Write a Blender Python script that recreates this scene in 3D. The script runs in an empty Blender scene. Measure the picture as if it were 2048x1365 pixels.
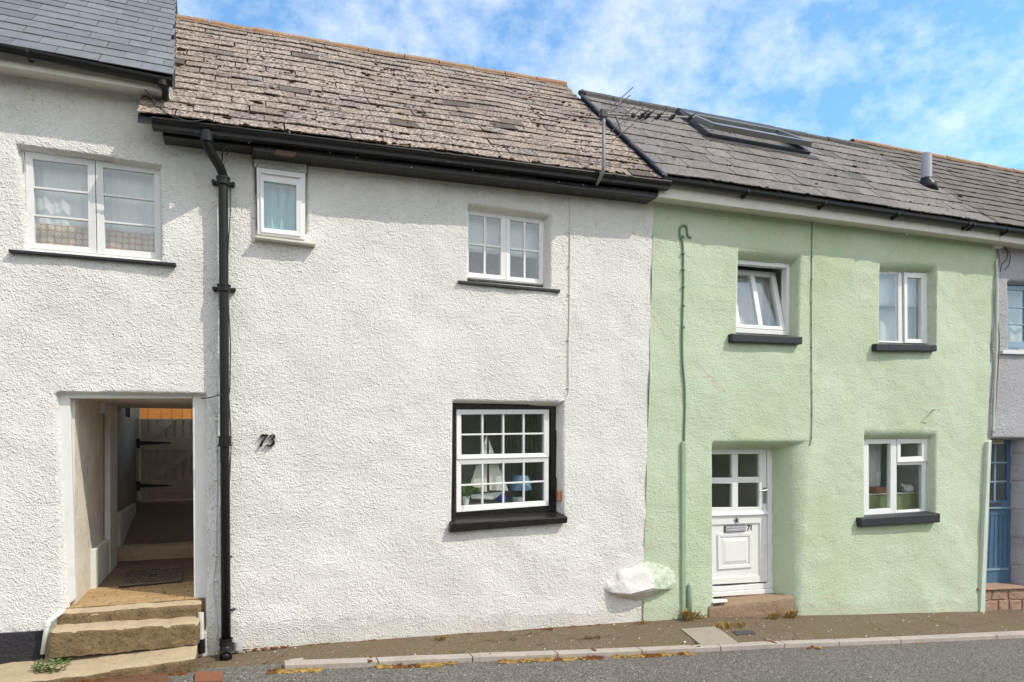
import bpy, bmesh, math, random
import numpy as np
from mathutils import Vector, Matrix, noise as mnoise
R_=random.Random(7)
sc=bpy.context.scene
COL=sc.collection
# ---------------------------------------------------------------- camera model (photo pixel -> ray), used to take measurements off the photo onto real planes
F=1400.;TH=math.radians(21);CC,SS=math.cos(TH),math.sin(TH);HZ=880.;CX=1024.;D0=7.;ZC=1.93
def ray(px,py):
    r=(px-CX)/F;u=(HZ-py)/F
    return (r*CC+SS,CC-r*SS,u)
def pt(px,py,Y=0.):
    d=ray(px,py);t=(Y+D0)/d[1]
    return Vector((d[0]*t,Y,ZC+d[2]*t))
def ptz(px,py,Z):
    d=ray(px,py);t=(Z-ZC)/d[2]
    return Vector((d[0]*t,-D0+d[1]*t,Z))
# ---------------------------------------------------------------- ground height
GX=[-60,-6,-2,-.17,1.48,4.3,5.24,6.53,9.86,10.86,16,60]
GZ=[2.3,.14,-.01,-.058,-.103,-.204,-.233,-.335,-.573,-.62,-.88,-3.1]
def gbase(x): return float(np.interp(x,GX,GZ))
def gz(x,y):
    b=gbase(x)
    if y<0: b-= .02*min(-y,3.2)
    return b
def ptg(px,py,dz=0.):
    z=0.
    for _ in range(12):
        p=ptz(px,py,z+dz);z=gz(p.x,p.y)
    return Vector((p.x,p.y,z+dz))
# ---------------------------------------------------------------- materials
def new_mat(n):
    m=bpy.data.materials.new(n);m.use_nodes=True
    nt=m.node_tree;nt.nodes.clear()
    return m,nt
class NT:
    def __init__(s,nt): s.nt=nt
    def n(s,t,**k):
        o=s.nt.nodes.new(t)
        for a,b in k.items():
            if a.startswith('i_'):
                o.inputs[a[2:].replace('_',' ')].default_value=b
            else: setattr(o,a,b)
        return o
    def l(s,a,b): s.nt.links.new(a,b)
def ramp(T,fac,p0,p1,c0=(0,0,0,1),c1=(1,1,1,1)):
    r=T.n('ShaderNodeValToRGB');r.color_ramp.elements[0].position=p0;r.color_ramp.elements[1].position=p1
    r.color_ramp.elements[0].color=c0;r.color_ramp.elements[1].color=c1
    T.l(fac,r.inputs[0]);return r.outputs[0]
def c4(c): return (c[0],c[1],c[2],1)
def mixc(T,fac,a,b,mode='MIX'):
    m=T.n('ShaderNodeMix',data_type='RGBA',blend_type=mode)
    if isinstance(fac,(int,float)): m.inputs[0].default_value=fac
    else: T.l(fac,m.inputs[0])
    for s,v in ((6,a),(7,b)):
        if isinstance(v,tuple): m.inputs[s].default_value=c4(v)
        else: T.l(v,m.inputs[s])
    return m.outputs[2]
def mathn(T,op,a,b=None):
    m=T.n('ShaderNodeMath',operation=op)
    for s,v in ((0,a),(1,b)):
        if v is None: continue
        if isinstance(v,(int,float)): m.inputs[s].default_value=v
        else: T.l(v,m.inputs[s])
    return m.outputs[0]
def noise(T,scale,detail=4,rough=.55,vec=None,sc3=None):
    g=T.n('ShaderNodeNewGeometry').outputs['Position'] if vec is None else vec
    if sc3:
        mp=T.n('ShaderNodeMapping');mp.inputs['Scale'].default_value=sc3;T.l(g,mp.inputs[0]);g=mp.outputs[0]
    t=T.n('ShaderNodeTexNoise');t.inputs['Scale'].default_value=scale;t.inputs['Detail'].default_value=detail;t.inputs['Roughness'].default_value=rough
    T.l(g,t.inputs['Vector']);return t.outputs[0]
def voro(T,scale,feature='F1',rand=1.,vec=None,sc3=None,out=0):
    g=T.n('ShaderNodeNewGeometry').outputs['Position'] if vec is None else vec
    if sc3:
        mp=T.n('ShaderNodeMapping');mp.inputs['Scale'].default_value=sc3;T.l(g,mp.inputs[0]);g=mp.outputs[0]
    t=T.n('ShaderNodeTexVoronoi',feature=feature);t.inputs['Scale'].default_value=scale;t.inputs['Randomness'].default_value=rand
    T.l(g,t.inputs['Vector']);return t.outputs[out]
def finish(T,col,rough=.6,h=None,dist=.005,strength=1.,spec=.4,metal=0.,coat=0.):
    b=T.n('ShaderNodeBsdfPrincipled')
    if isinstance(col,tuple): b.inputs['Base Color'].default_value=c4(col)
    else: T.l(col,b.inputs['Base Color'])
    if isinstance(rough,(int,float)): b.inputs['Roughness'].default_value=rough
    else: T.l(rough,b.inputs['Roughness'])
    b.inputs['Specular IOR Level'].default_value=spec;b.inputs['Metallic'].default_value=metal
    b.inputs['Coat Weight'].default_value=coat
    if h is not None:
        bp=T.n('ShaderNodeBump');bp.inputs['Distance'].default_value=dist;bp.inputs['Strength'].default_value=strength
        T.l(h,bp.inputs['Height']);T.l(bp.outputs[0],b.inputs['Normal'])
    o=T.n('ShaderNodeOutputMaterial');T.l(b.outputs[0],o.inputs[0]);return b
M={}
def paint(name,col,rough=.45,var=.12,vs=6.,bump=.0008,bs=40.,spec=.4,dirt=None,metal=0.):
    m,nt=new_mat(name);T=NT(nt)
    f=ramp(T,noise(T,vs,6,.6),.3,.7)
    dk=tuple(v*(1-var) for v in col);c=mixc(T,f,dk,col)
    if dirt:
        d=ramp(T,noise(T,vs*2.7,8,.7),.56,.72);c=mixc(T,mathn(T,'MULTIPLY',d,dirt[1]),c,dirt[0])
    rr=mathn(T,'ADD',mathn(T,'MULTIPLY',noise(T,vs*3,4),.25),rough-.12)
    finish(T,c,rr,noise(T,bs,5,.6),bump,1.,spec,metal);M[name]=m;return m
def roughcast(name,col,col2,amt,lump,dist,fine,extra=None):
    m,nt=new_mat(name);T=NT(nt)
    f=ramp(T,noise(T,1.1,5,.6),.35,.68);c=mixc(T,mathn(T,'MULTIPLY',f,amt),col,col2)
    # grime: fine, darker flecks caught in pits, own shape
    g=ramp(T,noise(T,9,8,.75),.6,.78);c=mixc(T,mathn(T,'MULTIPLY',g,.16),c,tuple(v*.62 for v in col))
    st=ramp(T,noise(T,1.,6,.6,None,(9,9,.55)),.56,.74);c=mixc(T,mathn(T,'MULTIPLY',mathn(T,'MULTIPLY',st,ramp(T,noise(T,.7,3),.42,.62)),.22),c,tuple(v*.66 for v in col))
    if extra: c=extra(T,c)
    # mud splashed up from the pavement, broken up
    sx=T.n('ShaderNodeSeparateXYZ');T.l(T.n('ShaderNodeNewGeometry').outputs['Position'],sx.inputs[0])
    hgt=mathn(T,'ADD',sx.outputs[2],mathn(T,'ADD',mathn(T,'MULTIPLY',sx.outputs[0],.06),mathn(T,'MULTIPLY',noise(T,7,7,.7),-.45)))
    sp=ramp(T,hgt,-.52,-.12,(1,1,1,1),(0,0,0,1));c=mixc(T,mathn(T,'MULTIPLY',sp,.22),c,(.36,.31,.23))
    v1=voro(T,lump,'F1');v1=mathn(T,'SUBTRACT',1.,ramp(T,v1,.0,.75))
    sel=ramp(T,noise(T,lump*.42,3,.6),.38,.62)
    v2=voro(T,lump*1.9,'F1');v2=mathn(T,'SUBTRACT',1.,ramp(T,v2,.0,.8))
    h=mathn(T,'ADD',mathn(T,'MULTIPLY',v1,sel),mathn(T,'MULTIPLY',v2,.42))
    h=mathn(T,'ADD',h,mathn(T,'MULTIPLY',noise(T,lump*.5,5,.62),.8))
    vp=T.n('ShaderNodeTexVoronoi');vp.inputs['Scale'].default_value=lump*.55;T.l(T.n('ShaderNodeNewGeometry').outputs['Position'],vp.inputs['Vector'])
    vs_=T.n('ShaderNodeSeparateColor');T.l(vp.outputs['Color'],vs_.inputs[0])
    pit=mathn(T,'MULTIPLY',ramp(T,vp.outputs['Distance'],.10,.30,(1,1,1,1),(0,0,0,1)),mathn(T,'MULTIPLY',ramp(T,vs_.outputs[0],.70,.74),ramp(T,noise(T,1.7,4,.6),.35,.6)))
    h=mathn(T,'SUBTRACT',h,mathn(T,'MULTIPLY',pit,.9));c=mixc(T,mathn(T,'MULTIPLY',pit,.32),c,tuple(v*.45 for v in col))
    msk=ramp(T,noise(T,2.2,4,.6),.25,.65,(.6,.6,.6,1))
    h=mathn(T,'MULTIPLY',h,msk)
    finish(T,c,.8,h,dist,1.,.25);M[name]=m;return m
def eave_stain(T,c,zlist,col,k):
    # damp algae staining that runs down from the eaves: streaks, broken by noise
    g=T.n('ShaderNodeNewGeometry').outputs['Position'];s=T.n('ShaderNodeSeparateXYZ');T.l(g,s.inputs[0])
    z0,z1=zlist
    mr=T.n('ShaderNodeMapRange');mr.inputs[1].default_value=z0;mr.inputs[2].default_value=z1;T.l(s.outputs[2],mr.inputs[0])
    n=ramp(T,noise(T,3,6,.7,None,(2.,1,.5)),.3,.75)
    return mixc(T,mathn(T,'MULTIPLY',mathn(T,'MULTIPLY',mr.outputs[0],n),k),c,col)
roughcast('white_roughcast',(.80,.775,.73),(.74,.715,.67),.6,60,.0115,110,lambda T,c:eave_stain(T,c,(4.15,4.75),(.46,.40,.28),.5))
roughcast('white_roughcast_old',(.79,.77,.73),(.71,.69,.65),.7,58,.0105,105,lambda T,c:eave_stain(T,c,(4.6,5.15),(.44,.40,.31),.5))
def green_extra(T,c):
    c=mixc(T,mathn(T,'MULTIPLY',ramp(T,noise(T,.9,6,.65,None,(1,1,.55)),.42,.7),.6),c,(.655,.70,.585))
    e=voro(T,.62,'DISTANCE_TO_EDGE',1.,None,None);w=noise(T,6,5,.7)
    g=T.n('ShaderNodeNewGeometry').outputs['Position']
    nz=T.n('ShaderNodeTexNoise');nz.inputs['Scale'].default_value=2.5;nz.inputs['Detail'].default_value=6
    T.l(g,nz.inputs['Vector'])
    ad=T.n('ShaderNodeMix',data_type='VECTOR');ad.inputs[0].default_value=.18;T.l(g,ad.inputs[4]);T.l(nz.outputs[1],ad.inputs[5])
    e=voro(T,.8,'DISTANCE_TO_EDGE',1.,ad.outputs[1])
    k=ramp(T,e,.004,.013,(1,1,1,1),(0,0,0,1))
    k=mathn(T,'MULTIPLY',k,ramp(T,noise(T,.8,3),.5,.62));k=mathn(T,'MULTIPLY',k,.55)
    c=mixc(T,k,c,(.62,.47,.34))
    c=eave_stain(T,c,(4.3,4.9),(.28,.42,.17),.5)
    return c
roughcast('green_roughcast',(.47,.57,.375),(.56,.645,.47),.8,62,.0075,150,green_extra)
roughcast('lilac_roughcast',(.43,.42,.44),(.37,.36,.38),.6,44,.012,110)
paint('white_gloss',(.80,.80,.78),.32,.07,5,.0006,30,.5,((.48,.44,.36),.35))
paint('white_plastic',(.80,.80,.79),.25,.04,4,.0003,30,.5,((.55,.52,.46),.2))
paint('old_white_timber',(.74,.74,.73),.4,.1,9,.001,60,.4,((.42,.38,.30),.5))
paint('cream_board',(.70,.67,.58),.45,.1,5,.0006,40,.4,((.33,.27,.16),.5))
paint('smooth_white',(.76,.75,.72),.55,.08,3,.004,9,.3,((.5,.47,.4),.4))
paint('black_gloss',(.016,.014,.013),.3,.3,8,.002,30,.4,((.12,.095,.075),.35))
paint('black_plastic',(.014,.013,.013),.42,.3,6,.0006,30,.32,((.06,.052,.045),.35))
paint('black_sill',(.03,.029,.033),.5,.3,12,.006,45,.4,((.10,.09,.09),.5))
paint('plinth_black',(.038,.036,.043),.7,.3,14,.02,40,.3)
paint('grey_metal',(.42,.42,.42),.35,.2,20,.0005,60,.5,((.25,.2,.16),.4),.75)
paint('grey_plastic',(.45,.45,.47),.4,.1,9,.0005,40)
paint('skylight_grey',(.20,.195,.185),.35,.2,20,.0005,60,.5)
paint('aerial_grey',(.27,.26,.25),.5,.25,20,.0005,60,.4)
paint('dark_steel',(.05,.05,.055),.5,.3,20,.0008,60,.4)
paint('lead',(.07,.072,.08),.5,.25,10,.004,30,.4)
paint('conduit_green',(.33,.44,.30),.4,.15,7,.0006,40,.4)
paint('conduit_pale',(.62,.68,.58),.4,.15,7,.0006,40,.4)
paint('cable_black',(.03,.03,.03),.5)
paint('cable_white',(.72,.72,.70),.45)
paint('cable_green',(.17,.27,.16),.5)
paint('blue_paint',(.075,.155,.25),.3,.15,6,.0008,60,.45)
paint('blue_pale',(.22,.32,.40),.35,.15,6,.0008,60,.45)
paint('grey_timber',(.74,.62,.48),.6,.2,9,.002,70,.3,((.10,.09,.07),.4))
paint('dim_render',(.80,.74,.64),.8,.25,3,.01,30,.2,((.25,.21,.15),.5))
paint('room_wall',(.70,.68,.63),.8,.1)
paint('blue_cloth',(.22,.37,.54),.8)
paint('cobalt_glass',(.02,.04,.40),.1,.1)
paint('brown_wood',(.22,.08,.035),.4,.3,20)
paint('pot_white',(.7,.7,.68),.3)
paint('pale_sail',(.84,.82,.72),.8)
paint('copper_brown',(.30,.13,.07),.4,.2,20)
paint('leaf_green',(.10,.20,.035),.5,.4,30)
paint('dry_weed',(.52,.36,.13),.8,.5,25,.002,60,.1)
paint('terracotta',(.27,.115,.065),.75,.2,25,.003,60,.2)
paint('brick_dull',(.17,.095,.075),.8,.3,20)
paint('joint_green',(.30,.34,.22),.85,.3,20)
paint('cabinet_reflection',(.30,.34,.15),.5,.3,10)  # greenish road reflection in the pane put into the cabinet colour
paint('shaded_brown',(.40,.33,.255),.8,.3,3,.01,30,.2,((.2,.16,.11),.5))  # shade at the back of the passage put into the wall colour
paint('drab_green',(.17,.18,.115),.9,.3,10)
paint('paper',(.75,.75,.74),.7)
paint('cream_sign',(.55,.49,.36),.6,.2,30)
paint('sign_letter',(.12,.09,.06),.6)
paint('chip_pale',(.62,.58,.50),.8)
paint('teal_cloth',(.28,.52,.54),.85,.1)
paint('voile',(.70,.71,.71),.9,.12)
paint('voile_grey',(.66,.67,.67),.9,.12)
def stone(name,c1,c2,dirt,scale=14,dist=.03,k=.55):
    m,nt=new_mat(name);T=NT(nt)
    c=mixc(T,ramp(T,noise(T,scale*.4,8,.7),.3,.7),c1,c2)
    c=mixc(T,mathn(T,'MULTIPLY',ramp(T,noise(T,scale*1.7,8,.75),.5,.68),k),c,dirt)
    sp=ramp(T,noise(T,110,2,.6),.62,.7);c=mixc(T,mathn(T,'MULTIPLY',sp,.4),c,tuple(min(1,v*1.6) for v in c1))
    h=mathn(T,'ADD',noise(T,scale,8,.7),mathn(T,'MULTIPLY',noise(T,70,4,.6),.35))
    finish(T,c,.85,h,dist,1.,.2);M[name]=m
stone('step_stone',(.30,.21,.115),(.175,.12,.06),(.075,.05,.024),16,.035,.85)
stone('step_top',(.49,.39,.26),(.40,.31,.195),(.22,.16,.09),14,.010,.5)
stone('door_step',(.36,.255,.17),(.28,.19,.125),(.16,.11,.07),20,.02)
stone('kerb_stone',(.47,.41,.36),(.36,.31,.27),(.22,.17,.12),9,.008,.45)
stone('block_stone',(.40,.275,.205),(.31,.20,.14),(.20,.12,.075),12,.02,.4)
stone('concrete_pale',(.36,.31,.255),(.30,.255,.205),(.2,.16,.11),8,.006,.4)
def pebble(name,scale,cols,dirt,dk,dist=.01,mosscol=None):
    m,nt=new_mat(name);T=NT(nt)
    v=T.n('ShaderNodeTexVoronoi');v.inputs['Scale'].default_value=scale
    T.l(T.n('ShaderNodeNewGeometry').outputs['Position'],v.inputs['Vector'])
    s=T.n('ShaderNodeSeparateColor');T.l(v.outputs['Color'],s.inputs[0])
    c=mixc(T,ramp(T,s.outputs[0],.1,.9),cols[0],cols[1])
    c=mixc(T,mathn(T,'MULTIPLY',ramp(T,s.outputs[1],.93,.97),.6),c,cols[2])
    gap=ramp(T,v.outputs['Distance'],.35,.75);c=mixc(T,mathn(T,'MULTIPLY',gap,.7),c,cols[3])
    d=ramp(T,noise(T,1.1,7,.7),.42,.68);c=mixc(T,mathn(T,'MULTIPLY',d,dk),c,dirt)
    if mosscol:
        d=ramp(T,noise(T,2.6,9,.75),.5,.66);c=mixc(T,mathn(T,'MULTIPLY',d,.7),c,mosscol)
        wn=T.n('ShaderNodeTexNoise');wn.inputs['Scale'].default_value=1.6;wn.inputs['Detail'].default_value=7
        gp=T.n('ShaderNodeNewGeometry').outputs['Position'];T.l(gp,wn.inputs['Vector'])
        wv=T.n('ShaderNodeMix',data_type='VECTOR');wv.inputs[0].default_value=.45;T.l(gp,wv.inputs[4]);T.l(wn.outputs[1],wv.inputs[5])
        ck=voro(T,1.5,'DISTANCE_TO_EDGE',1.,wv.outputs[1]);ck=ramp(T,mathn(T,'ADD',ck,mathn(T,'MULTIPLY',noise(T,9,5),.02)),.012,.02,(1,1,1,1),(0,0,0,1))
        c=mixc(T,mathn(T,'MULTIPLY',mathn(T,'MULTIPLY',ck,ramp(T,noise(T,1.2,3),.46,.58)),.75),c,(.03,.026,.02))
    h=mathn(T,'ADD',mathn(T,'MULTIPLY',v.outputs['Distance'],-1.),mathn(T,'MULTIPLY',noise(T,300,2),.3))
    finish(T,c,.9,h,dist,1.,.2);M[name]=m
pebble('asphalt',55,((.165,.15,.13),(.285,.26,.22),(.46,.43,.38),(.06,.053,.044)),(.13,.117,.098),.35,.012)
pebble('old_tarmac',75,((.175,.128,.083),(.265,.20,.135),(.45,.38,.30),(.085,.06,.037)),(.165,.112,.068),.5,.009,(.16,.125,.06))
pebble('passage_concrete',60,((.24,.17,.11),(.31,.23,.15),(.38,.30,.21),(.15,.105,.065)),(.16,.11,.065),.5,.006)
pebble('hill_green',1.2,((.08,.10,.045),(.15,.16,.07),(.20,.19,.11),(.05,.06,.03)),(.13,.11,.065),.5,.3)
def tiles_mat(name,cols,lich,lk,moss,mk,rough=.8,fine=60):
    m,nt=new_mat(name);T=NT(nt)
    g=T.n('ShaderNodeNewGeometry');r=g.outputs['Random Per Island']
    rp=T.n('ShaderNodeValToRGB');rp.color_ramp.interpolation='LINEAR';el=rp.color_ramp.elements
    for i,cc in enumerate(cols):
        p=i/(len(cols)-1)
        if i==0: e=el[0];e.position=0
        elif i==len(cols)-1: e=el[-1];e.position=1
        else: e=el.new(p)
        e.color=c4(cc)
    T.l(r,rp.inputs[0]);c=rp.outputs[0]
    c=mixc(T,mathn(T,'MULTIPLY',ramp(T,noise(T,8,8,.7),.35,.7),.5),c,tuple(v*.6 for v in cols[0]))
    if lk: 
        l=ramp(T,noise(T,fine*.45,6,.7),.46,.6);ll=ramp(T,noise(T,1.3,4,.6),.2,.55)
        # lichen grows less on the few newer tiles
        on=ramp(T,r,.03,.06)
        c=mixc(T,mathn(T,'MULTIPLY',mathn(T,'MULTIPLY',mathn(T,'MULTIPLY',l,ll),on),lk),c,lich)
    if mk:
        d=ramp(T,noise(T,22,7,.75),.57,.66);c=mixc(T,mathn(T,'MULTIPLY',d,mk),c,moss)
    finish(T,c,rough,mathn(T,'ADD',noise(T,fine,5,.65),mathn(T,'MULTIPLY',noise(T,12,4),.6)),.006,1.,.3);M[name]=m
tiles_mat('slate_new',[(.165,.165,.172),(.20,.20,.205),(.245,.24,.245),(.185,.185,.195),(.225,.222,.225)],(.30,.29,.28),.12,(.1,.1,.1),0,.55,40)
tiles_mat('tile_lichen',[(.13,.105,.09),(.215,.15,.115),(.27,.195,.15),(.165,.12,.095),(.24,.17,.13),(.125,.10,.085),(.28,.22,.18)],(.62,.52,.44),.95,(.038,.022,.012),.97,.85,80)
tiles_mat('tile_grey',[(.12,.108,.10),(.18,.155,.14),(.23,.20,.18),(.145,.125,.115),(.20,.17,.15)],(.34,.30,.27),.65,(.07,.05,.04),.4)
tiles_mat('tile_brown',[(.125,.105,.09),(.165,.135,.115),(.15,.12,.105)],(.25,.215,.18),.4,(.06,.045,.03),.5)
tiles_mat('ridge_terracotta',[(.36,.175,.10),(.41,.21,.12),(.33,.19,.12),(.40,.255,.16)],(.48,.42,.20),.5,(.10,.075,.04),.75)
tiles_mat('ridge_dark',[(.09,.085,.085),(.12,.11,.105)],(.2,.18,.17),.3,(.05,.04,.03),.3)
tiles_mat('paver',[(.46,.30,.15),(.52,.35,.18),(.40,.26,.125)],(.4,.3,.18),.2,(.14,.09,.05),.4)
tiles_mat('orange_board',[(.52,.19,.04),(.60,.25,.06),(.44,.15,.03)],(.6,.28,.08),.1,(.3,.14,.05),.15,.6,20)
tiles_mat('rust_iron',[(.15,.075,.045),(.19,.09,.05)],(.3,.16,.08),.3,(.06,.035,.025),.5)
tiles_mat('iron_cover',[(.20,.15,.10),(.25,.19,.13)],(.3,.23,.16),.3,(.05,.035,.025),.5)
paint('moss_brown',(.085,.048,.022),.95,.6,30,.01,60,.1)
paint('moss_gold',(.52,.33,.10),.95,.6,18,.01,60,.1)
paint('moss_rust',(.24,.10,.035),.95,.5,18,.01,60,.1)
def glass_mat():
    m,nt=new_mat('window_glass');T=NT(nt)
    tr=T.n('ShaderNodeBsdfTransparent');tr.inputs[0].default_value=(.95,.97,.97,1)
    gl=T.n('ShaderNodeBsdfGlossy');gl.inputs['Roughness'].default_value=.015;gl.inputs[0].default_value=(.95,.97,1,1)
    g=T.n('ShaderNodeNewGeometry');dt=T.n('ShaderNodeVectorMath',operation='DOT_PRODUCT');T.l(g.outputs['Incoming'],dt.inputs[0]);T.l(g.outputs['Normal'],dt.inputs[1])
    k=mathn(T,'POWER',mathn(T,'SUBTRACT',1.,mathn(T,'ABSOLUTE',dt.outputs['Value'])),5.)
    f=mathn(T,'MINIMUM',mathn(T,'ADD',mathn(T,'MULTIPLY',k,.93),.075),1.)
    bp=T.n('ShaderNodeBump');bp.inputs['Distance'].default_value=.004;bp.inputs['Strength'].default_value=.5
    T.l(noise(T,2.2,2),bp.inputs['Height']);T.l(bp.outputs[0],gl.inputs['Normal'])
    mx=T.n('ShaderNodeMixShader');T.l(f,mx.inputs[0]);T.l(tr.outputs[0],mx.inputs[1]);T.l(gl.outputs[0],mx.inputs[2])
    o=T.n('ShaderNodeOutputMaterial');T.l(mx.outputs[0],o.inputs[0]);M['glass']=m
glass_mat()
def boulder_mat():
    m,nt=new_mat('painted_boulder');T=NT(nt)
    s=T.n('ShaderNodeSeparateXYZ');T.l(T.n('ShaderNodeNewGeometry').outputs['Position'],s.inputs[0])
    xb=pt(1296,1160).x
    e=mathn(T,'ADD',s.outputs[0],mathn(T,'MULTIPLY',noise(T,14,6,.7),.16))
    f=ramp(T,mathn(T,'SUBTRACT',e,xb-.02),.08,.11)
    c=mixc(T,mathn(T,'MULTIPLY',ramp(T,noise(T,5,8,.7),.45,.7),.5),mixc(T,f,(.70,.675,.64),(.58,.66,.51)),(.48,.44,.37))
    k=ramp(T,noise(T,16,6,.7),.55,.62);c=mixc(T,mathn(T,'MULTIPLY',mathn(T,'MULTIPLY',k,f),.8),c,(.25,.38,.18))
    finish(T,c,.7,noise(T,18,8,.7),.02,1.,.3);M['boulder']=m
boulder_mat()
def cafe_mat():
    m,nt=new_mat('patterned_cloth');T=NT(nt)
    mp=T.n('ShaderNodeMapping');mp.inputs['Scale'].default_value=(1,0,1);T.l(T.n('ShaderNodeNewGeometry').outputs['Position'],mp.inputs[0])
    v=T.n('ShaderNodeTexVoronoi');v.inputs['Scale'].default_value=19;v.inputs['Randomness'].default_value=.15;T.l(mp.outputs[0],v.inputs['Vector'])
    a=ramp(T,v.outputs['Distance'],.16,.22);b=ramp(T,v.outputs['Distance'],.38,.44)
    c=mixc(T,a,(.44,.32,.17),(.45,.41,.35));c=mixc(T,b,c,(.34,.17,.055))
    s=T.n('ShaderNodeSeparateXYZ');T.l(T.n('ShaderNodeNewGeometry').outputs['Position'],s.inputs[0])
    finish(T,c,.9);M['patterned']=m
cafe_mat()
# ---------------------------------------------------------------- mesh helpers
ORG={}
class MB:
    def __init__(s): s.v=[];s.f=[]
    def add(s,vs,fs):
        b=len(s.v);s.v+= [tuple(v) for v in vs];s.f+=[tuple(b+i for i in f) for f in fs];return s
    def hexa(s,a,b):  # two quads (front, back), same order
        return s.add(list(a)+list(b),[(0,1,2,3),(7,6,5,4),(0,4,5,1),(1,5,6,2),(2,6,7,3),(3,7,4,0)])
    def box(s,x0,x1,y0,y1,z0,z1):
        return s.hexa([(x0,y0,z0),(x1,y0,z0),(x1,y0,z1),(x0,y0,z1)],[(x0,y1,z0),(x1,y1,z0),(x1,y1,z1),(x0,y1,z1)])
    def tube(s,pts,r,n=10,cap=True):
        pts=[Vector(p) for p in pts];rs=r if isinstance(r,(list,tuple)) else [r]*len(pts)
        b=len(s.v);up=None
        for i,p in enumerate(pts):
            d=(pts[min(i+1,len(pts)-1)]-pts[max(i-1,0)]).normalized()
            if up is None: up=d.orthogonal().normalized()
            up=(up-d*up.dot(d)).normalized();q=d.cross(up)
            for k in range(n):
                a=2*math.pi*k/n;s.v.append(tuple(p+(up*math.cos(a)+q*math.sin(a))*rs[i]))
        for i in range(len(pts)-1):
            for k in range(n):
                s.f.append((b+i*n+k,b+i*n+(k+1)%n,b+(i+1)*n+(k+1)%n,b+(i+1)*n+k))
        if cap:
            s.f.append(tuple(b+k for k in range(n-1,-1,-1)));e=b+(len(pts)-1)*n;s.f.append(tuple(e+k for k in range(n)))
        return s
    def ring(s,o,i):  # o,i: lists of (front Vector, back Vector) pairs x4
        for k in range(4):
            j=(k+1)%4
            s.hexa([o[k][0],o[j][0],i[j][0],i[k][0]],[o[k][1],o[j][1],i[j][1],i[k][1]])
        return s
    def sweep(s,prof,A,B):
        n=len(prof);b=len(s.v)
        for P in (A,B):
            for (y,z) in prof: s.v.append((P[0],P[1]+y,P[2]+z))
        for k in range(n): s.f.append((b+k,b+(k+1)%n,b+n+(k+1)%n,b+n+k))
        s.f.append(tuple(b+k for k in range(n)));s.f.append(tuple(b+n+k for k in range(n-1,-1,-1)));return s
    def blob(s,c,r,sub=1,jit=.25,sq=(1,1,1)):
        bm=bmesh.new();bmesh.ops.create_icosphere(bm,subdivisions=sub,radius=1)
        o=R_.random()*50
        vs=[]
        for v in bm.verts:
            k=1+jit*mnoise.noise(v.co*1.7+Vector((o,o*2,0)))*1.6
            vs.append((c[0]+v.co.x*k*r*sq[0],c[1]+v.co.y*k*r*sq[1],c[2]+v.co.z*k*r*sq[2]))
        bm.verts.ensure_lookup_table();fs=[[v.index for v in f.verts] for f in bm.faces];bm.free()
        return s.add(vs,fs)
    def prism(s,pts,d):  # polygon (list of Vectors) extruded by vector d
        n=len(pts);d=Vector(d);a=[Vector(p) for p in pts];b=[p+d for p in a]
        return s.add(a+b,[tuple(range(n)),tuple(range(2*n-1,n-1,-1))]+[(k,n+k,n+(k+1)%n,(k+1)%n) for k in range(n)])
    def build(s,name,mat,parent=None,bevel=0,smooth=False,label=None,cat=None,group=None,kind=None,recalc=True,seg=2):
        vs=np.array(s.v,dtype=float)
        if parent is not None: org=ORG[parent.name]
        else:
            org=Vector(((vs[:,0].min()+vs[:,0].max())/2,(vs[:,1].min()+vs[:,1].max())/2,vs[:,2].min()))
        me=bpy.data.meshes.new(name);me.from_pydata([(v[0]-org[0],v[1]-org[1],v[2]-org[2]) for v in s.v],[],s.f)
        if recalc:
            bm=bmesh.new();bm.from_mesh(me);bmesh.ops.recalc_face_normals(bm,faces=bm.faces);bm.to_mesh(me);bm.free()
        if smooth:
            for p in me.polygons: p.use_smooth=True
        me.materials.append(M[mat]);o=bpy.data.objects.new(name,me);COL.objects.link(o)
        if parent is not None: o.parent=parent;ORG[o.name]=org
        else: o.location=org;ORG[o.name]=org
        if bevel:
            b=o.modifiers.new('bevel','BEVEL');b.width=bevel;b.segments=seg;b.limit_method='ANGLE';b.angle_limit=math.radians(40)
        if smooth=='auto' or (smooth and bevel):
            pass
        tag(o,label,cat,group,kind);return o
def tag(o,label=None,cat=None,group=None,kind=None):
    if label: o['label']=label
    if cat: o['category']=cat
    if group: o['group']=group
    if kind: o['kind']=kind
def thing(name,label,cat,loc,group=None):
    o=bpy.data.objects.new(name,None);COL.objects.link(o);o.location=loc;o.empty_display_size=.1
    ORG[o.name]=Vector(loc);tag(o,label,cat,group);return o
def quad(px,Y): return [pt(a,b,Y) for a,b in px]   # TL TR BR BL
def lerpq(Q,u,v):
    t=Q[0].lerp(Q[1],u);b=Q[3].lerp(Q[2],u);return t.lerp(b,v)
def pairs(Q,yf,yb): return [(Vector((p.x,p.y+yf,p.z)),Vector((p.x,p.y+yb,p.z))) for p in Q]
def qbox(mb,Q,u0,u1,v0,v1,yf,yb):
    q=[lerpq(Q,u0,v0),lerpq(Q,u1,v0),lerpq(Q,u1,v1),lerpq(Q,u0,v1)];P=pairs(q,yf,yb)
    return mb.hexa([p[0] for p in P],[p[1] for p in P])
def shrink(Q,d):
    c=(Q[0]+Q[1]+Q[2]+Q[3])/4;o=[]
    w=(Q[1]-Q[0]).length/2;h=(Q[3]-Q[0]).length/2
    for p in Q: o.append(Vector((c.x+(p.x-c.x)*(w-d)/w,p.y,c.z+(p.z-c.z)*(h-d)/h)))
    return o
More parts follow.
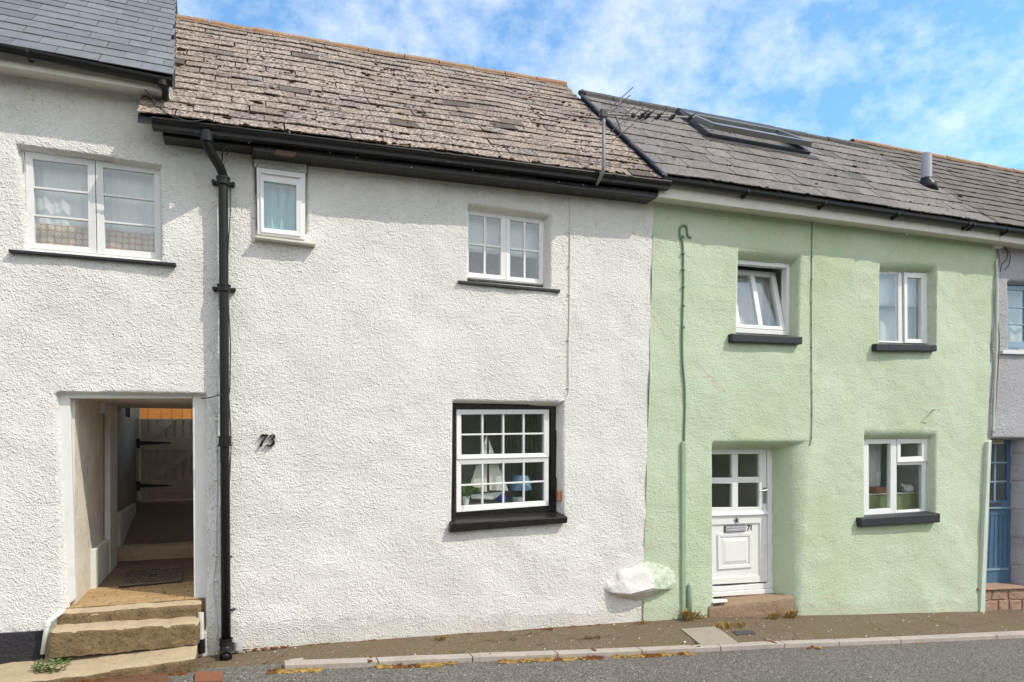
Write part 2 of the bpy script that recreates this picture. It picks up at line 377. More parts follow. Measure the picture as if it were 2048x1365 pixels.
# ---------------------------------------------------------------- houses (things)
def vnoise(x,z,s,seed):
    rs=np.random.RandomState(seed);N=64;g=rs.rand(N,N)*2-1
    a=x/s+100.3;b=z/s+100.7;i=np.floor(a).astype(int);j=np.floor(b).astype(int);u=a-i;v=b-j
    u=u*u*(3-2*u);v=v*v*(3-2*v);i0=i%N;i1=(i+1)%N;j0=j%N;j1=(j+1)%N
    return (g[i0,j0]*(1-u)+g[i1,j0]*u)*(1-v)+(g[i0,j1]*(1-u)+g[i1,j1]*u)*v
def und(x,z,seed):
    x=np.asarray(x,float);z=np.asarray(z,float)
    a=vnoise(x,z,1.1,seed)*.014+vnoise(x,z,.45,seed+1)*.009+vnoise(x,z,.17,seed+2)*.0045+vnoise(x,z,.07,seed+3)*.0018
    low=np.clip((.5-z)/1.0,0,1);return a-.03*low*low
SEEDS={}
def ys(x,z,seed): return float(und(x,z,seed))
def line_x(a,b):  # x as a function of z through two points
    k=(b.x-a.x)/(b.z-a.z) if abs(b.z-a.z)>1e-6 else 0
    return lambda z:a.x+(z-a.z)*k
def line_z(a,b):
    k=(b.z-a.z)/(b.x-a.x)
    return lambda x:a.z+(x-a.x)*k
def wall(parent,xl,xr,zb,zt,cell,ops,mat,seed,top=None):
    W=max(xr(zb)-xl(zb),xr(zt)-xl(zt));nx=int(W/cell)+1;nz=int((zt-zb)/cell)+1
    z=np.linspace(zb,zt,nz);u=np.linspace(0,1,nx)
    X=np.array([xl(a)+(xr(a)-xl(a))*u for a in z]);Z=np.repeat(z[:,None],nx,1)
    T=np.zeros_like(X);Yr=np.zeros_like(X)
    X0=X.copy();Z0=Z.copy()
    prm=[]
    for op in ops:
        L=quad(op['lip'],0.);Fq=quad(op['frame'],op['R'])
        lx0,lx1=line_x(L[0],L[3]),line_x(L[1],L[2]);lz1,lz0=line_z(L[0],L[1]),line_z(L[3],L[2])
        fx0,fx1=line_x(Fq[0],Fq[3]),line_x(Fq[1],Fq[2]);fz1,fz0=line_z(Fq[0],Fq[1]),line_z(Fq[3],Fq[2])
        prm.append((lx0,lx1,lz0,lz1,fx0,fx1,fz0,fz1))
        zlo,zhi=lz0(L[3].x)-cell,lz1(L[0].x)+cell;xlo,xhi=min(L[0].x,L[3].x)-cell,max(L[1].x,L[2].x)+cell
        cw=np.array([xr(a)-xl(a) for a in z])/(nx-1)
        if not op.get('nosnap'):
            for r in range(nz):
                if zlo<=z[r]<=zhi:
                    for ln in (lx0,lx1):
                        xx=ln(z[r]);k=int(round((xx-X0[r,0])/cw[r]))
                        if 0<k<nx-1: X[r,k]=xx
            cz=z[1]-z[0]
            for cidx in range(nx):
                xm=X0[nz//2,cidx]
                if xlo<=xm<=xhi:
                    for ln in (lz0,lz1):
                        k=int(round((ln(xm)-zb)/cz))
                        if 0<k<nz-1: Z[k,cidx]=ln(xm)
    for op,(lx0,lx1,lz0,lz1,fx0,fx1,fz0,fz1) in zip(ops,prm):
        e=cell*.55
        a=(X-lx0(Z))/np.maximum(fx0(Z)-lx0(Z),e);b=(lx1(Z)-X)/np.maximum(lx1(Z)-fx1(Z),e)
        c=(Z-lz0(X))/np.maximum(fz0(X)-lz0(X),e);d=(lz1(X)-Z)/np.maximum(lz1(X)-fz1(X),e)
        t=np.minimum(np.minimum(a,b),np.minimum(c,d))
        if op.get('soft'):
            k=op['soft'];q=np.minimum(np.stack([a,b,c,d]),1.6);q=np.maximum(q,-1)
            t2=-np.log(np.exp(-q*k).sum(0))/k;t=np.where(t>0,np.maximum(np.minimum(t,t2+.08),0),t)
            t=np.where((np.minimum(np.minimum(a,b),np.minimum(c,d))>1.05),1.2,t)
        tc=np.clip(t,0,1);pr=1-np.sqrt(np.maximum(1-tc**2,0)) if not op.get('lin') else tc
        T=np.maximum(T,t);Yr=np.maximum(Yr,op['R']*pr)
    Y=und(X,Z,seed)*np.clip(1-T,0,1)+Yr
    V=np.stack([X,Y,Z],-1).reshape(-1,3)-np.array(ORG[parent.name])
    ok=T<1.0
    I=np.arange(nx*nz).reshape(nz,nx)
    keep=ok[:-1,:-1]|ok[:-1,1:]|ok[1:,1:]|ok[1:,:-1]
    if top is not None: keep&=(Z<top(X))[:-1,:-1]
    Q=np.stack([I[:-1,:-1],I[:-1,1:],I[1:,1:],I[1:,:-1]],-1)[keep]
    me=bpy.data.meshes.new('wall');me.vertices.add(len(V));me.vertices.foreach_set('co',V.ravel())
    me.loops.add(Q.size);me.loops.foreach_set('vertex_index',Q.ravel())
    me.polygons.add(len(Q));me.polygons.foreach_set('loop_start',np.arange(0,Q.size,4));me.polygons.foreach_set('loop_total',np.full(len(Q),4))
    me.update(calc_edges=True);me.validate()
    me.polygons.foreach_set('use_smooth',np.ones(len(me.polygons),bool))
    me.materials.append(M[mat]);o=bpy.data.objects.new('wall',me);COL.objects.link(o);o.parent=parent;ORG[o.name]=ORG[parent.name];return o
H1=thing('cottage','white roughcast cottage with grey slate roof and open passage beside the downpipe','house',(-3.2,0,0))
H2=thing('cottage','white roughcast cottage numbered 73 under the lichen covered tile roof','house',(2.1,0,-.1))
H3=thing('cottage','pale green cottage numbered 71 with black stone sills','house',(7.2,0,-.35))
H4=thing('cottage','lilac grey cottage with the blue door beyond the green cottage','house',(12.6,0,-.7))
B23=line_x(pt(1307,400),pt(1285,1250));B34=line_x(pt(1991,490),pt(1961,1225));B12=lambda z:-.171+(.03 if z>2 else .0)*0
# ------------------------------ openings: px at wall face (lip) and at depth R (frame)
OP={}
OP['W1']=dict(lip=[(31,287),(323,331),(324,524),(50,500)],frame=[(38,299),(335,340),(335,522),(53,498)],R=.09)
OP['W2']=dict(lip=[(505,318),(616,328),(616,470),(512,462)],frame=[(508,322),(612,332),(612,470),(514,462)],R=.05,lin=1)
OP['W3']=dict(lip=[(936,404),(1108,430),(1101,581),(934,566)],frame=[(925,419),(1087.5,440),(1086.6,578),(925,564)],R=.13)
OP['W4']=dict(lip=[(905,799),(1131,801),(1130,1043),(902,1060)],frame=[(899,806),(1112.8,811),(1114,1040),(897,1056)],R=.13)
OP['G1']=dict(lip=[(1475,494),(1604,503),(1600,684),(1471,678)],frame=[(1462,519),(1580,528.4),(1577.8,680),(1460,675)],R=.14,soft=6)
OP['G2']=dict(lip=[(1759,519),(1874,525),(1872,698),(1756,695)],frame=[(1745,543),(1852,546),(1852.7,695),(1745,693)],R=.14,soft=6)
OP['G3']=dict(lip=[(1727,855),(1878,858),(1872,1041),(1727,1048)],frame=[(1716,878),(1852.4,877.4),(1850,1036),(1716,1044)],R=.14,soft=6)
OP['GD']=dict(lip=[(1424,880),(1622,880),(1596,1300),(1424,1300)],frame=[(1397,897),(1542,896.5),(1544,1290),(1397,1290)],R=.32,soft=9)
OP['LW']=dict(lip=[(2012,560),(2125,566),(2125,703),(2014,703)],frame=[(2003,566),(2112,572),(2112,700),(2003,700)],R=.13,soft=6)
OP['LD']=dict(lip=[(1981,876),(2060,876),(2060,1290),(1964,1290)],frame=[(1958,878),(2035,879),(2035,1290),(1945,1290)],R=.27,lin=1)
OP['PASS']=dict(lip=[(108,783),(413,787),(413,1262),(128,1272)],frame=[(118,788),(411,789),(411,1262),(140,1262)],R=.10,lin=1)
wall(H1,lambda z:-7.0,B12,-.35,5.3,.018,[OP['W1'],OP['PASS']],'white_roughcast_old',11,lambda X:np.where(X<-.65,5.28,4.80))
wall(H2,B12,B23,-.35,4.86,.0155,[OP['W2'],OP['W3'],OP['W4']],'white_roughcast',23)
wall(H3,B23,B34,-.9,5.02,.018,[OP['G1'],OP['G2'],OP['G3'],OP['GD']],'green_roughcast',37)
wall(H4,B34,lambda z:17.,-1.4,5.05,.022,[OP['LW'],OP['LD']],'lilac_roughcast',51)
S1,S2,S3,S4=11,23,37,51
# mortar joints where the renders of two neighbours meet
for par,bl,z0,z1,mt in ((H3,B23,-.6,4.75,'joint_green'),(H4,B34,-1.0,4.8,'joint_green'),(H2,B12,-.4,4.6,'white_roughcast')):
    MB().hexa([(bl(z0)-.05,.035,z0),(bl(z0)+.05,.035,z0),(bl(z1)+.05,.035,z1),(bl(z1)-.05,.035,z1)],[(bl(z0)-.05,.12,z0),(bl(z0)+.05,.12,z0),(bl(z1)+.05,.12,z1),(bl(z1)-.05,.12,z1)]).build('joint',mt,par)
# ------------------------------ window builder
def room(parent,Q,R,depth=1.1,mat='room_wall',ex=.12):
    x0=min(q.x for q in Q)-ex;x1=max(q.x for q in Q)+ex;z0=min(q.z for q in Q)-.03;z1=max(q.z for q in Q)+.1
    a=R+.1;b=R+depth
    mb=MB();mb.add([(x0,a,z0),(x1,a,z0),(x1,a,z1),(x0,a,z1),(x0,b,z0),(x1,b,z0),(x1,b,z1),(x0,b,z1)],[(4,5,6,7),(0,1,5,4),(3,2,6,7),(0,4,7,3),(1,2,6,5)])
    return mb.build('room_lining',mat,parent,recalc=False)
def window(parent,outer,sashes,R,mat,framew=None,fyb=.07,frame_holes=None,label=None,bev=.003):
    """outer: px quad of the frame; sashes: dict(o=px quad, g=px quad of glass, bars=(nu,nv), proud)"""
    Q=quad(outer,R);fr=MB()
    inner=shrink(Q,framew)
    fr.ring(pairs(Q,-.006,fyb),pairs(inner,-.006,fyb))
    w=fr.build('window',mat,parent,bevel=bev,label=label)
    for s in sashes:
        pr=s.get('proud',.012);o=quad(s['o'],R);g=quad(s['g'],R)
        sb=MB();sb.ring(pairs(o,-pr,.05),pairs(g,-pr+.006,.05))
        nu,nv=s.get('bars',(1,1));bw=s.get('bw',.011)
        gw=(g[1]-g[0]).length;gh=(g[3]-g[0]).length
        for k in range(1,nu):
            u=k/nu;qbox(sb,g,u-bw/gw,u+bw/gw,-.01,1.01,-pr+.008,.03)
        for k in range(1,nv):
            v=k/nv;qbox(sb,g,-.01,1.01,v-bw/gh,v+bw/gh,-pr+.0095,.029)
        sb.build('sash',s.get('mat',mat),w,bevel=bev)
        pn=MB();gg=shrink(g,-.008);P=pairs(gg,.012,.017)
        pn.hexa([p[0] for p in P],[p[1] for p in P]);pn.build('pane','glass',w)
    return w,Q
def sillbox(parent,px,prot,mat,back=.05,bev=.006,extra=.0,name='sill'):
    Q=quad(px,-prot);a=Q;b=[Vector((p.x,back,p.z+(extra if i<2 else 0))) for i,p in enumerate(Q)]
    return MB().hexa(a,b).build(name,mat,parent,bevel=bev)
# W1 (left cottage casement)
o1=[(40,297),(324,337),(325,521.5),(54,498)]
w1,q1=window(H1,o1,[dict(o=[(50.5,304),(190,322),(193.5,509),(55.5,496.5)],g=[(66,319),(175,331.5),(177,495),(69.5,486.5)],bars=(1,3),bw=.009),
  dict(o=[(191.5,322.2),(322,338.5),(323,520),(195,509.2)],g=[(206.5,335.5),(307.7,348.5),(310,505.5),(210,497.5)],bars=(1,3),bw=.009)],.09,'old_white_timber',.03)
for (hx,hy) in ((49,334),(53,470),(322,365),(323.5,508)):
    p=pt(hx,hy,.09-.018);MB().tube([p-Vector((0,0,.035)),p+Vector((0,0,.035))],.006,8).build('hinge','grey_metal',w1)
sillbox(w1,[(16.5,498.5),(351.6,526),(351.6,531.5),(16.5,504)],.06,'black_sill',.09,.004)
room(H1,q1,.09)
# W2
o2=[(513,335),(610.4,347.6),(610.4,479.5),(515,469)]
R2=-.045
w2,q2=window(H2,o2,[dict(o=[(520.3,347),(603,359.3),(602.3,474.4),(521.8,465.6)],g=[(527.2,363),(592,371.8),(592.5,463),(527.6,456.8)],proud=.02)],R2,'white_plastic',.045,fyb=.12)
mb=MB();qbox(mb,q2,.12,.88,.075,.095,-.045,0.);mb.build('vent_cowl','white_plastic',w2,bevel=.003)
sillbox(w2,[(510,470.7),(632,486),(632,490),(510,475.2)],.10,'cream_board',.06,.003)
MB().hexa(*(lambda q:(q,[Vector((p.x,.06,p.z)) for p in q]))(quad([(508,312),(613,326),(613,347),(508,333.5)],-.03))).build('lintel','white_roughcast',H2,bevel=.004)
room(H2,q2,R2+.02)
# W3
o3=[(926,419),(1087.5,439.8),(1086.6,570),(925,555)]
w3,q3=window(H2,o3,[dict(o=[(927,420.5),(1011.3,431.2),(1011.3,560.5),(926,554)],g=[(937.5,429.5),(1001,437.7),(1001,551.5),(937,545)],bars=(2,2),bw=.011),
  dict(o=[(1011.7,431.3),(1086.8,441),(1086,568.8),(1011.7,560.6)],g=[(1019.5,440.7),(1077.9,448.6),(1077.9,559),(1020,553.8)],bars=(2,2),bw=.011)],.13,'white_plastic',.03)
sillbox(w3,[(917,561),(1120.6,579.5),(1120.6,585.5),(917,566.5)],.035,'black_sill',.14,.005,.02)
room(H2,q3,.13)
# W4
o4=[(898,806),(1112.8,811),(1114,1023),(896,1039)]
w4,q4=window(H2,o4,[],.13,'black_gloss',.075,fyb=.10,bev=.008)
so=[(912.3,819.8),(1096.6,819.8),(1096.6,1011.5),(912.3,1025)]
def addsash(w,s,R,mat,bev=.004):
    pr=s.get('proud',.012);o=quad(s['o'],R);g=quad(s['g'],R);sb=MB();sb.ring(pairs(o,-pr,.05),pairs(g,-pr+.008,.05))
    nu,nv=s.get('bars',(1,1));bw=s.get('bw',.011);gw=(g[1]-g[0]).length;gh=(g[3]-g[0]).length
    for k in range(1,nu): qbox(sb,g,k/nu-bw/gw,k/nu+bw/gw,-.01,1.01,-pr+.010,.03)
    for k in range(1,nv): qbox(sb,g,-.01,1.01,k/nv-bw/gh,k/nv+bw/gh,-pr+.0115,.029)
    sb.build('sash',mat,w,bevel=bev)
    P=pairs(shrink(g,-.008),.014,.019);MB().hexa([p[0] for p in P],[p[1] for p in P]).build('pane','glass',w)
addsash(w4,dict(o=[(912.3,819.8),(1096.6,819.8),(1096.6,914.5),(912.3,919)],g=[(921.8,829.7),(1087,828.5),(1087,906.5),(922.3,910)],bars=(4,2),bw=.0095,proud=.022),.13,'white_plastic')
addsash(w4,dict(o=[(912.3,919.4),(1096.6,914.9),(1096.6,1011.5),(912.3,1025)],g=[(922.3,930),(1088,924.4),(1088,1002),(922.3,1012)],bars=(4,2),bw=.0095,proud=.012),.13,'white_plastic')
Q=quad([(903,1047),(1136,1034),(1135,1046.5),(900,1066)],-.075)
b=[Vector((Q[0].x,.14,Q[0].z+.045)),Vector((Q[1].x,.14,Q[1].z+.045)),Vector((Q[2].x,.14,Q[2].z)),Vector((Q[3].x,.14,Q[3].z))]
MB().hexa(Q,b).build('sill','black_gloss',w4,bevel=.01)
room(H2,q4,.13,1.6)
# G1 open tilt window
o5=[(1468,518.3),(1580,528.4),(1577.8,671),(1465,665)]
w5,q5=window(H3,o5,[],.14,'white_plastic',.055,fyb=.09)
inn=shrink(q5,.06)
S=[Vector((inn[0].x,.14+.21,inn[0].z-.012)),Vector((inn[1].x,.14+.21,inn[1].z-.012)),Vector((inn[2].x,.145,inn[2].z)),Vector((inn[3].x,.145,inn[3].z))]
nrm=(S[1]-S[0]).cross(S[3]-S[0]).normalized()
if nrm.y>0: nrm=-nrm
def pr2(Q,f,b): return [(p+nrm*f,p-nrm*b) for p in Q]
def sub(Q,u0,u1,v0,v1): return [lerpq(Q,u0,v0),lerpq(Q,u1,v0),lerpq(Q,u1,v1),lerpq(Q,u0,v1)]
sb=MB();sb.ring(pr2(S,.012,.05),pr2(sub(S,.09,.91,.07,.94),.008,.05))
a=pr2(sub(S,.455,.545,.065,.945),.010,.045);sb.hexa([p[0] for p in a],[p[1] for p in a]);sb.build('sash','white_plastic',w5,bevel=.004)
for u0,u1 in ((.085,.46),(.54,.915)):
    a=pr2(sub(S,u0,u1,.065,.945),-.012,.02);MB().hexa([p[0] for p in a],[p[1] for p in a]).build('pane','glass',w5)
sillbox(w5,[(1464,667),(1606,673.7),(1605,689),(1464,684)],.075,'black_sill',.14,.012)
room(H3,q5,.2,1.3)
# G2
o6=[(1750,543),(1852.3,545.5),(1853,688.3),(1748,685)]
w6,q6=window(H3,o6,[dict(o=[(1751,544),(1803,545.5),(1804.5,686.8),(1749,685)],g=[(1758,548),(1796.5,549.6),(1797,682.8),(1756,681.8)],proud=.004),
 dict(o=[(1805.6,546),(1851.5,547),(1852.7,687.5),(1807,686.6)],g=[(1812.6,556),(1840.4,557),(1841.6,679),(1813,678.4)],proud=.024)],.14,'white_plastic',.02)
sillbox(w6,[(1753,687.2),(1874.6,690),(1874.6,703),(1753.4,702)],.075,'black_sill',.14,.012)
room(H3,q6,.14)
# G3
o7=[(1724,878),(1852.4,877.2),(1850.3,1024),(1724,1031.4)]
w7,q7=window(H3,o7,[dict(o=[(1725,879),(1790.5,878.5),(1789.5,1026.5),(1725.5,1030.5)],g=[(1735.7,888.6),(1780,887.7),(1779,1016.6),(1736.4,1019.8)],proud=.02),
 dict(o=[(1791.5,878.3),(1852,877.8),(1851.7,923),(1791.5,925.4)],g=[(1799,887.7),(1841.4,887),(1841.4,912.8),(1799,915)],proud=.026),
 dict(o=[(1790.5,926),(1851.2,923.5),(1849.8,1023.2),(1790,1026.6)],g=[(1793.5,931),(1844.3,929.6),(1844.3,1018),(1793.5,1021.4)],proud=.004)],.14,'white_plastic',.02)
sillbox(w7,[(1722,1037.5),(1881.4,1027),(1880.8,1045.6),(1722.8,1055)],.085,'black_sill',.14,.014,.012)
room(H3,q7,.14,1.6)
# LW
o8=[(2000,565),(2112,572),(2112,700),(2000,699)]
w8,q8=window(H4,o8,[dict(o=[(2001,571),(2056,574),(2056,697),(2001,696)],g=[(2008,580),(2050,582),(2050,684),(2008,683)],bars=(1,3),bw=.01),
  dict(o=[(2056.5,574),(2111,577),(2111,698),(2056.5,697)],g=[(2062,583),(2106,585),(2106,686),(2062,685)],bars=(1,3),bw=.01)],.13,'blue_pale',.03)
sillbox(w8,[(2006,701),(2130,704),(2130,711),(2006,708)],.05,'old_white_timber',.14,.005)
room(H4,q8,.13)
# ------------------------------ doors
def P2(zx,zy): return (1360+zx/3.413,860+zy/3.413)
RD=.32
DL=153.
qd=quad([P2(118,122),P2(625,122),P2(629,1112),P2(118,1128)],RD)
d=MB();inn=quad([P2(DL,134),P2(590,134),P2(597,1062),P2(DL,1072)],RD)
d.ring(pairs(qd,-.02,.08),pairs(inn,-.02,.08))
door=d.build('door','white_plastic',H3,bevel=.005)
up=quad([P2(DL,134),P2(587,134),P2(591,572),P2(DL,580)],RD)
lo=quad([P2(DL,584),P2(591,576),P2(596,1036),P2(DL,1060)],RD)
lf=MB()
G=[[(207,168),(355,168),(356,327),(206,327)],[(395,165),(540,165),(541,322),(395,325)],[(206,367),(356,367),(357,530),(206,533)],[(396,362),(541,360),(541,526),(396,529)]]
# upper leaf with four lights: stiles, rails and cross bars
for (a,b,cq,dq) in [((DL,134),(207,134),(206,578),(DL,580)),((541,134),(587,134),(591,572),(541,573)),
   ((207,134),(541,134),(541,165),(207,168)),((206,531),(541,527),(541,573),(206,578)),((355,167),(396,166),(396,528),(356,530)),
   ((207,327),(355,327),(356,367),(207,367)),((396,323),(541,322),(541,361),(396,362))]:
    q=quad([P2(*a),P2(*b),P2(*cq),P2(*dq)],RD);P=pairs(q,-.003,.05);lf.hexa([p[0] for p in P],[p[1] for p in P])
leaf=lf.build('upper_leaf','white_plastic',door,bevel=.006)
for g in G:
    q=shrink(quad([P2(*k) for k in g],RD),-.008);P=pairs(q,.018,.023);MB().hexa([p[0] for p in P],[p[1] for p in P]).build('pane','glass',door)
lf=MB();pn=quad([P2(200,650),P2(545,637),P2(545,996),P2(200,1016)],RD)
lf.ring(pairs(lo,-.003,.05),pairs(pn,-.003,.05));P=pairs(pn,.014,.05);lf.hexa([p[0] for p in P],[p[1] for p in P])
a=quad([P2(258,714),P2(493,706),P2(493,938),P2(262,953)],RD);b2=quad([P2(280,733),P2(474,726),P2(474,918),P2(283,930)],RD);c2=quad([P2(305,762),P2(450,755),P2(450,892),P2(308,902)],RD)
lf.ring(pairs(a,-.004,.03),pairs(b2,-.001,.03))
for k in range(4):
    j=(k+1)%4;lf.add([b2[k]+Vector((0,.012,0)),b2[j]+Vector((0,.012,0)),c2[j]+Vector((0,-.002,0)),c2[k]+Vector((0,-.002,0))],[(0,1,2,3)])
P=pairs(c2,-.002,.02);lf.hexa([p[0] for p in P],[p[1] for p in P])
lf.build('lower_leaf','white_plastic',door,bevel=.003,recalc=True)
wb=MB();q=quad([P2(DL,563),P2(592,552),P2(592,576),P2(DL,588)],RD)
wb.hexa([Vector((p.x,p.y-(.03 if i>1 else .012),p.z)) for i,p in enumerate(q)],[Vector((p.x,p.y+.03,p.z)) for p in q]);wb.build('weather_bar','white_plastic',door,bevel=.004)
th=MB()
for y0,y1,pr in ((1066,1098,.03),(1101,1132,.045)):
    q=quad([P2(118,y0+16),P2(612,y0-22),P2(628,y1-22),P2(118,y1+12)],RD);P=pairs(q,-pr,.05);th.hexa([p[0] for p in P],[p[1] for p in P])
th.build('threshold','white_plastic',door,bevel=.005)
hd=MB();p=pt(*P2(600,412),RD-.06);p2=pt(*P2(540,420),RD-.06);hd.tube([p+Vector((-.015,.06,0)),p+Vector((-.015,0,0)),p2],.009,8)
q=quad([P2(565,395),P2(585,393),P2(585,500),P2(565,503)],RD);P=pairs(q,-.012,.01);hd.hexa([p[0] for p in P],[p[1] for p in P])
hd.build('handle','grey_metal',door,bevel=.002)
q=quad([P2(310,660),P2(446,653),P2(446,688),P2(312,697)],RD)
lp=MB();P=pairs(q,-.012,.02);lp.hexa([p[0] for p in P],[p[1] for p in P]);qi=shrink(q,.022);lp.ring(pairs(qi,-.018,0),pairs(shrink(qi,.006),-.014,0));lp.build('letter_plate','grey_plastic',door,bevel=.002)
qq=quad([P2(305,655),P2(450,648),P2(450,692),P2(307,702)],RD);P=pairs(qq,.004,.02);MB().hexa([p[0] for p in P],[p[1] for p in P]).build('letter_plate_surround','dark_steel',door)
kn=MB();c0=pt(*P2(388,617),RD-.012)
for k in range(5):
    an=math.pi/2+k*2*math.pi/5+.2;kn.tube([c0,c0+Vector((math.cos(an)*.045,0,math.sin(an)*.045))],[.010,.003],6)
kn.build('knocker','dark_steel',door)
room(H3,qd,RD+.05,1.4)
# threshold stone under the door
def rough_box(mb,front,back,nu,nv,amp,seed,topn=3):
    """front/back: quads TL TR BR BL; a stone block with uneven front, top and ends"""
    bm=bmesh.new()
    A=[Vector(p) for p in front];B=[Vector(p) for p in back]
    def P(u,v,w):
        f=lerpq(A,u,v);b=lerpq(B,u,v);return f.lerp(b,w)
    nw=topn;idx={}
    def get(i,j,k):
        if (i,j,k) in idx: return idx[(i,j,k)]
        u,v,w=i/nu,j/nv,k/nw;p=P(u,v,w);q=p*1.0
        o=Vector((mnoise.noise(p*7+Vector((seed,0,0))),mnoise.noise(p*7+Vector((0,seed,0))),mnoise.noise(p*7+Vector((0,0,seed)))))
        o+=.6*Vector((mnoise.noise(p*19+Vector((seed,3,0))),mnoise.noise(p*19+Vector((0,seed,9))),mnoise.noise(p*19+Vector((5,0,seed)))))
        # round the exposed edges
        ed=0
        if k==0 and j==0: q=q+Vector((0,amp*.9,-amp*.9))
        if k==0 and (i==0 or i==nu): q=q+Vector(((amp if i==0 else -amp)*.8,amp*.6,0))
        v_=bm.verts.new(q+o*amp);idx[(i,j,k)]=v_;return v_
    for i in range(nu):
        for j in range(nv): bm.faces.new([get(i,j,0),get(i+1,j,0),get(i+1,j+1,0),get(i,j+1,0)])
        for k in range(nw): bm.faces.new([get(i,0,k),get(i,0,k+1),get(i+1,0,k+1),get(i+1,0,k)])
    for j in range(nv):
        for k in range(nw):
            bm.faces.new([get(0,j,k),get(0,j+1,k),get(0,j+1,k+1),get(0,j,k+1)]);bm.faces.new([get(nu,j,k),get(nu,j,k+1),get(nu,j+1,k+1),get(nu,j+1,k)])
    bm.verts.ensure_lookup_table();bm.verts.index_update()
    vs=[v.co.copy() for v in bm.verts];fs=[[v.index for v in f.verts] for f in bm.faces];bm.free();mb.add(vs,fs)
zt=pt(1500,1203,-.03).z
fr=[pt(1417,1213,-.04),pt(1588,1192,-.04),pt(1588,1250,-.04),pt(1417,1262,-.04)]
bk=[Vector((fr[0].x,.40,pt(1440,1197,.30).z)),Vector((fr[1].x,.40,pt(1544,1187,.30).z)),Vector((fr[1].x,.40,-.6)),Vector((fr[0].x,.40,-.6))]
mb=MB();rough_box(mb,fr,bk,26,8,.010,3.1,8);mb.build('door_step','door_step',smooth=True,label='worn brown stone step below the white stable door',cat='step',group=None)
q=[ptz(*P2(214,1158),zt+.035),ptz(*P2(320,1158),zt+.035),ptz(*P2(326,1174),zt+.03),ptz(*P2(226,1184),zt+.03)]
mb=MB();mb.prism(q,(0,0,.004));mb.build('paper_sheet','paper',label='small white paper lying on the brown door step',cat='paper')
# ------------------------------ blue door
def P3(zx,zy): return (1930+zx/3.415,840+zy/3.4125)
RL=.27
qd=quad([P3(96,132),P3(356,130),P3(357,1120),P3(60,1136)],RL);inn=quad([P3(112,146),P3(336,144),P3(336,1118),P3(80,1133)],RL)
d=MB();d.ring(pairs(qd,-.015,.07),pairs(inn,-.015,.07));bd=d.build('door','blue_paint',H4,bevel=.005)
lf=MB();gl=quad([P3(128,170),P3(289,170),P3(289,550),P3(118,556)],RL);pl=quad([P3(118,655),P3(292,650),P3(292,1010),P3(96,1020)],RL)
for q4_ in ([(112,146),(336,144),(289,170),(128,170)],[(289,170),(336,144),(336,600),(289,600)],[(112,146),(128,170),(104,606),(92,606)],[(118,556),(289,550),(289,602),(104,606)],
   [(100,612),(336,600),(292,650),(118,655)],[(292,650),(336,600),(336,1118),(292,1010)],[(96,1020),(292,1010),(336,1118),(80,1133)],[(100,612),(118,655),(96,1020),(80,1133)]):
    q=quad([P3(*k) for k in q4_],RL);P=pairs(q,.004,.045);lf.hexa([p[0] for p in P],[p[1] for p in P])
P=pairs(pl,.016,.04);lf.hexa([p[0] for p in P],[p[1] for p in P])
for k in range(1,4): qbox(lf,gl,k/3*.9+.05-.0,k/3*.9+.05+.001,0,1,0.02,.021)
lf.build('leaf','blue_paint',bd,bevel=.003)
gb=MB();qbox(gb,gl,.48,.54,0,1,.006,.03)
for v in (.32,.66): qbox(gb,gl,0,1,v-.015,v+.015,.0075,.029)
gb.build('glazing_bar','blue_pale',bd)
P=pairs(shrink(gl,-.006),.014,.018);MB().hexa([p[0] for p in P],[p[1] for p in P]).build('pane','glass',bd)
bt=MB()
for k in range(6): qbox(bt,pl,k/6+.012,(k+1)/6-.012,.01,.99,.006,.018)
bt.build('boarding','blue_paint',bd,bevel=.003)
wb=MB();q=quad([P3(100,596),P3(336,594),P3(336,604),P3(100,610)],RL);P=pairs(q,-.025,.02);wb.hexa([p[0] for p in P],[p[1] for p in P]);wb.build('weather_bar','blue_pale',bd,bevel=.003);wb=MB()
q=quad([P3(94,1018),P3(294,1008),P3(294,1022),P3(94,1034)],RL);P=pairs(q,-.012,.02);wb.hexa([p[0] for p in P],[p[1] for p in P]);wb.build('weather_bar','blue_pale',bd,bevel=.003)
q=quad([P3(150,563),P3(230,560),P3(246,576),P3(150,598)],RL);P=pairs(q,-.02,.01);MB().hexa([p[0] for p in P],[p[1] for p in P]).build('letter_flap','dark_steel',bd,bevel=.003)
room(H4,qd,RL+.05,1.2)
# name board above the blue door (lettering too worn to read)
sg=thing('name_board','small cream board with worn brown lettering above the blue door','sign',pt(1995,884,RL-.05))
q=quad([(1976,880),(2006.5,880),(2006,888.5),(1975,889)],RL-.03);P=pairs(q,-.008,.008);MB().hexa([p[0] for p in P],[p[1] for p in P]).build('board','cream_sign',sg,bevel=.002)
lt=MB()
for k,(u0,u1,v0,v1) in enumerate([(.27,.29,.25,.75),(.27,.33,.66,.75),(.37,.385,.25,.75),(.385,.43,.25,.34),(.385,.43,.66,.75),(.47,.485,.25,.75),(.485,.53,.25,.33),(.485,.53,.46,.53),(.57,.585,.25,.75),(.62,.635,.25,.75),(.585,.62,.45,.54),(.68,.695,.25,.75),(.695,.74,.25,.33),(.73,.74,.25,.75),(.695,.74,.5,.57),(.79,.805,.25,.75),(.84,.855,.25,.75),(.805,.84,.66,.75)]):
    qbox(lt,q,u0,u1,v0,v1,-.0095,-.007)
lt.build('lettering','sign_letter',sg)
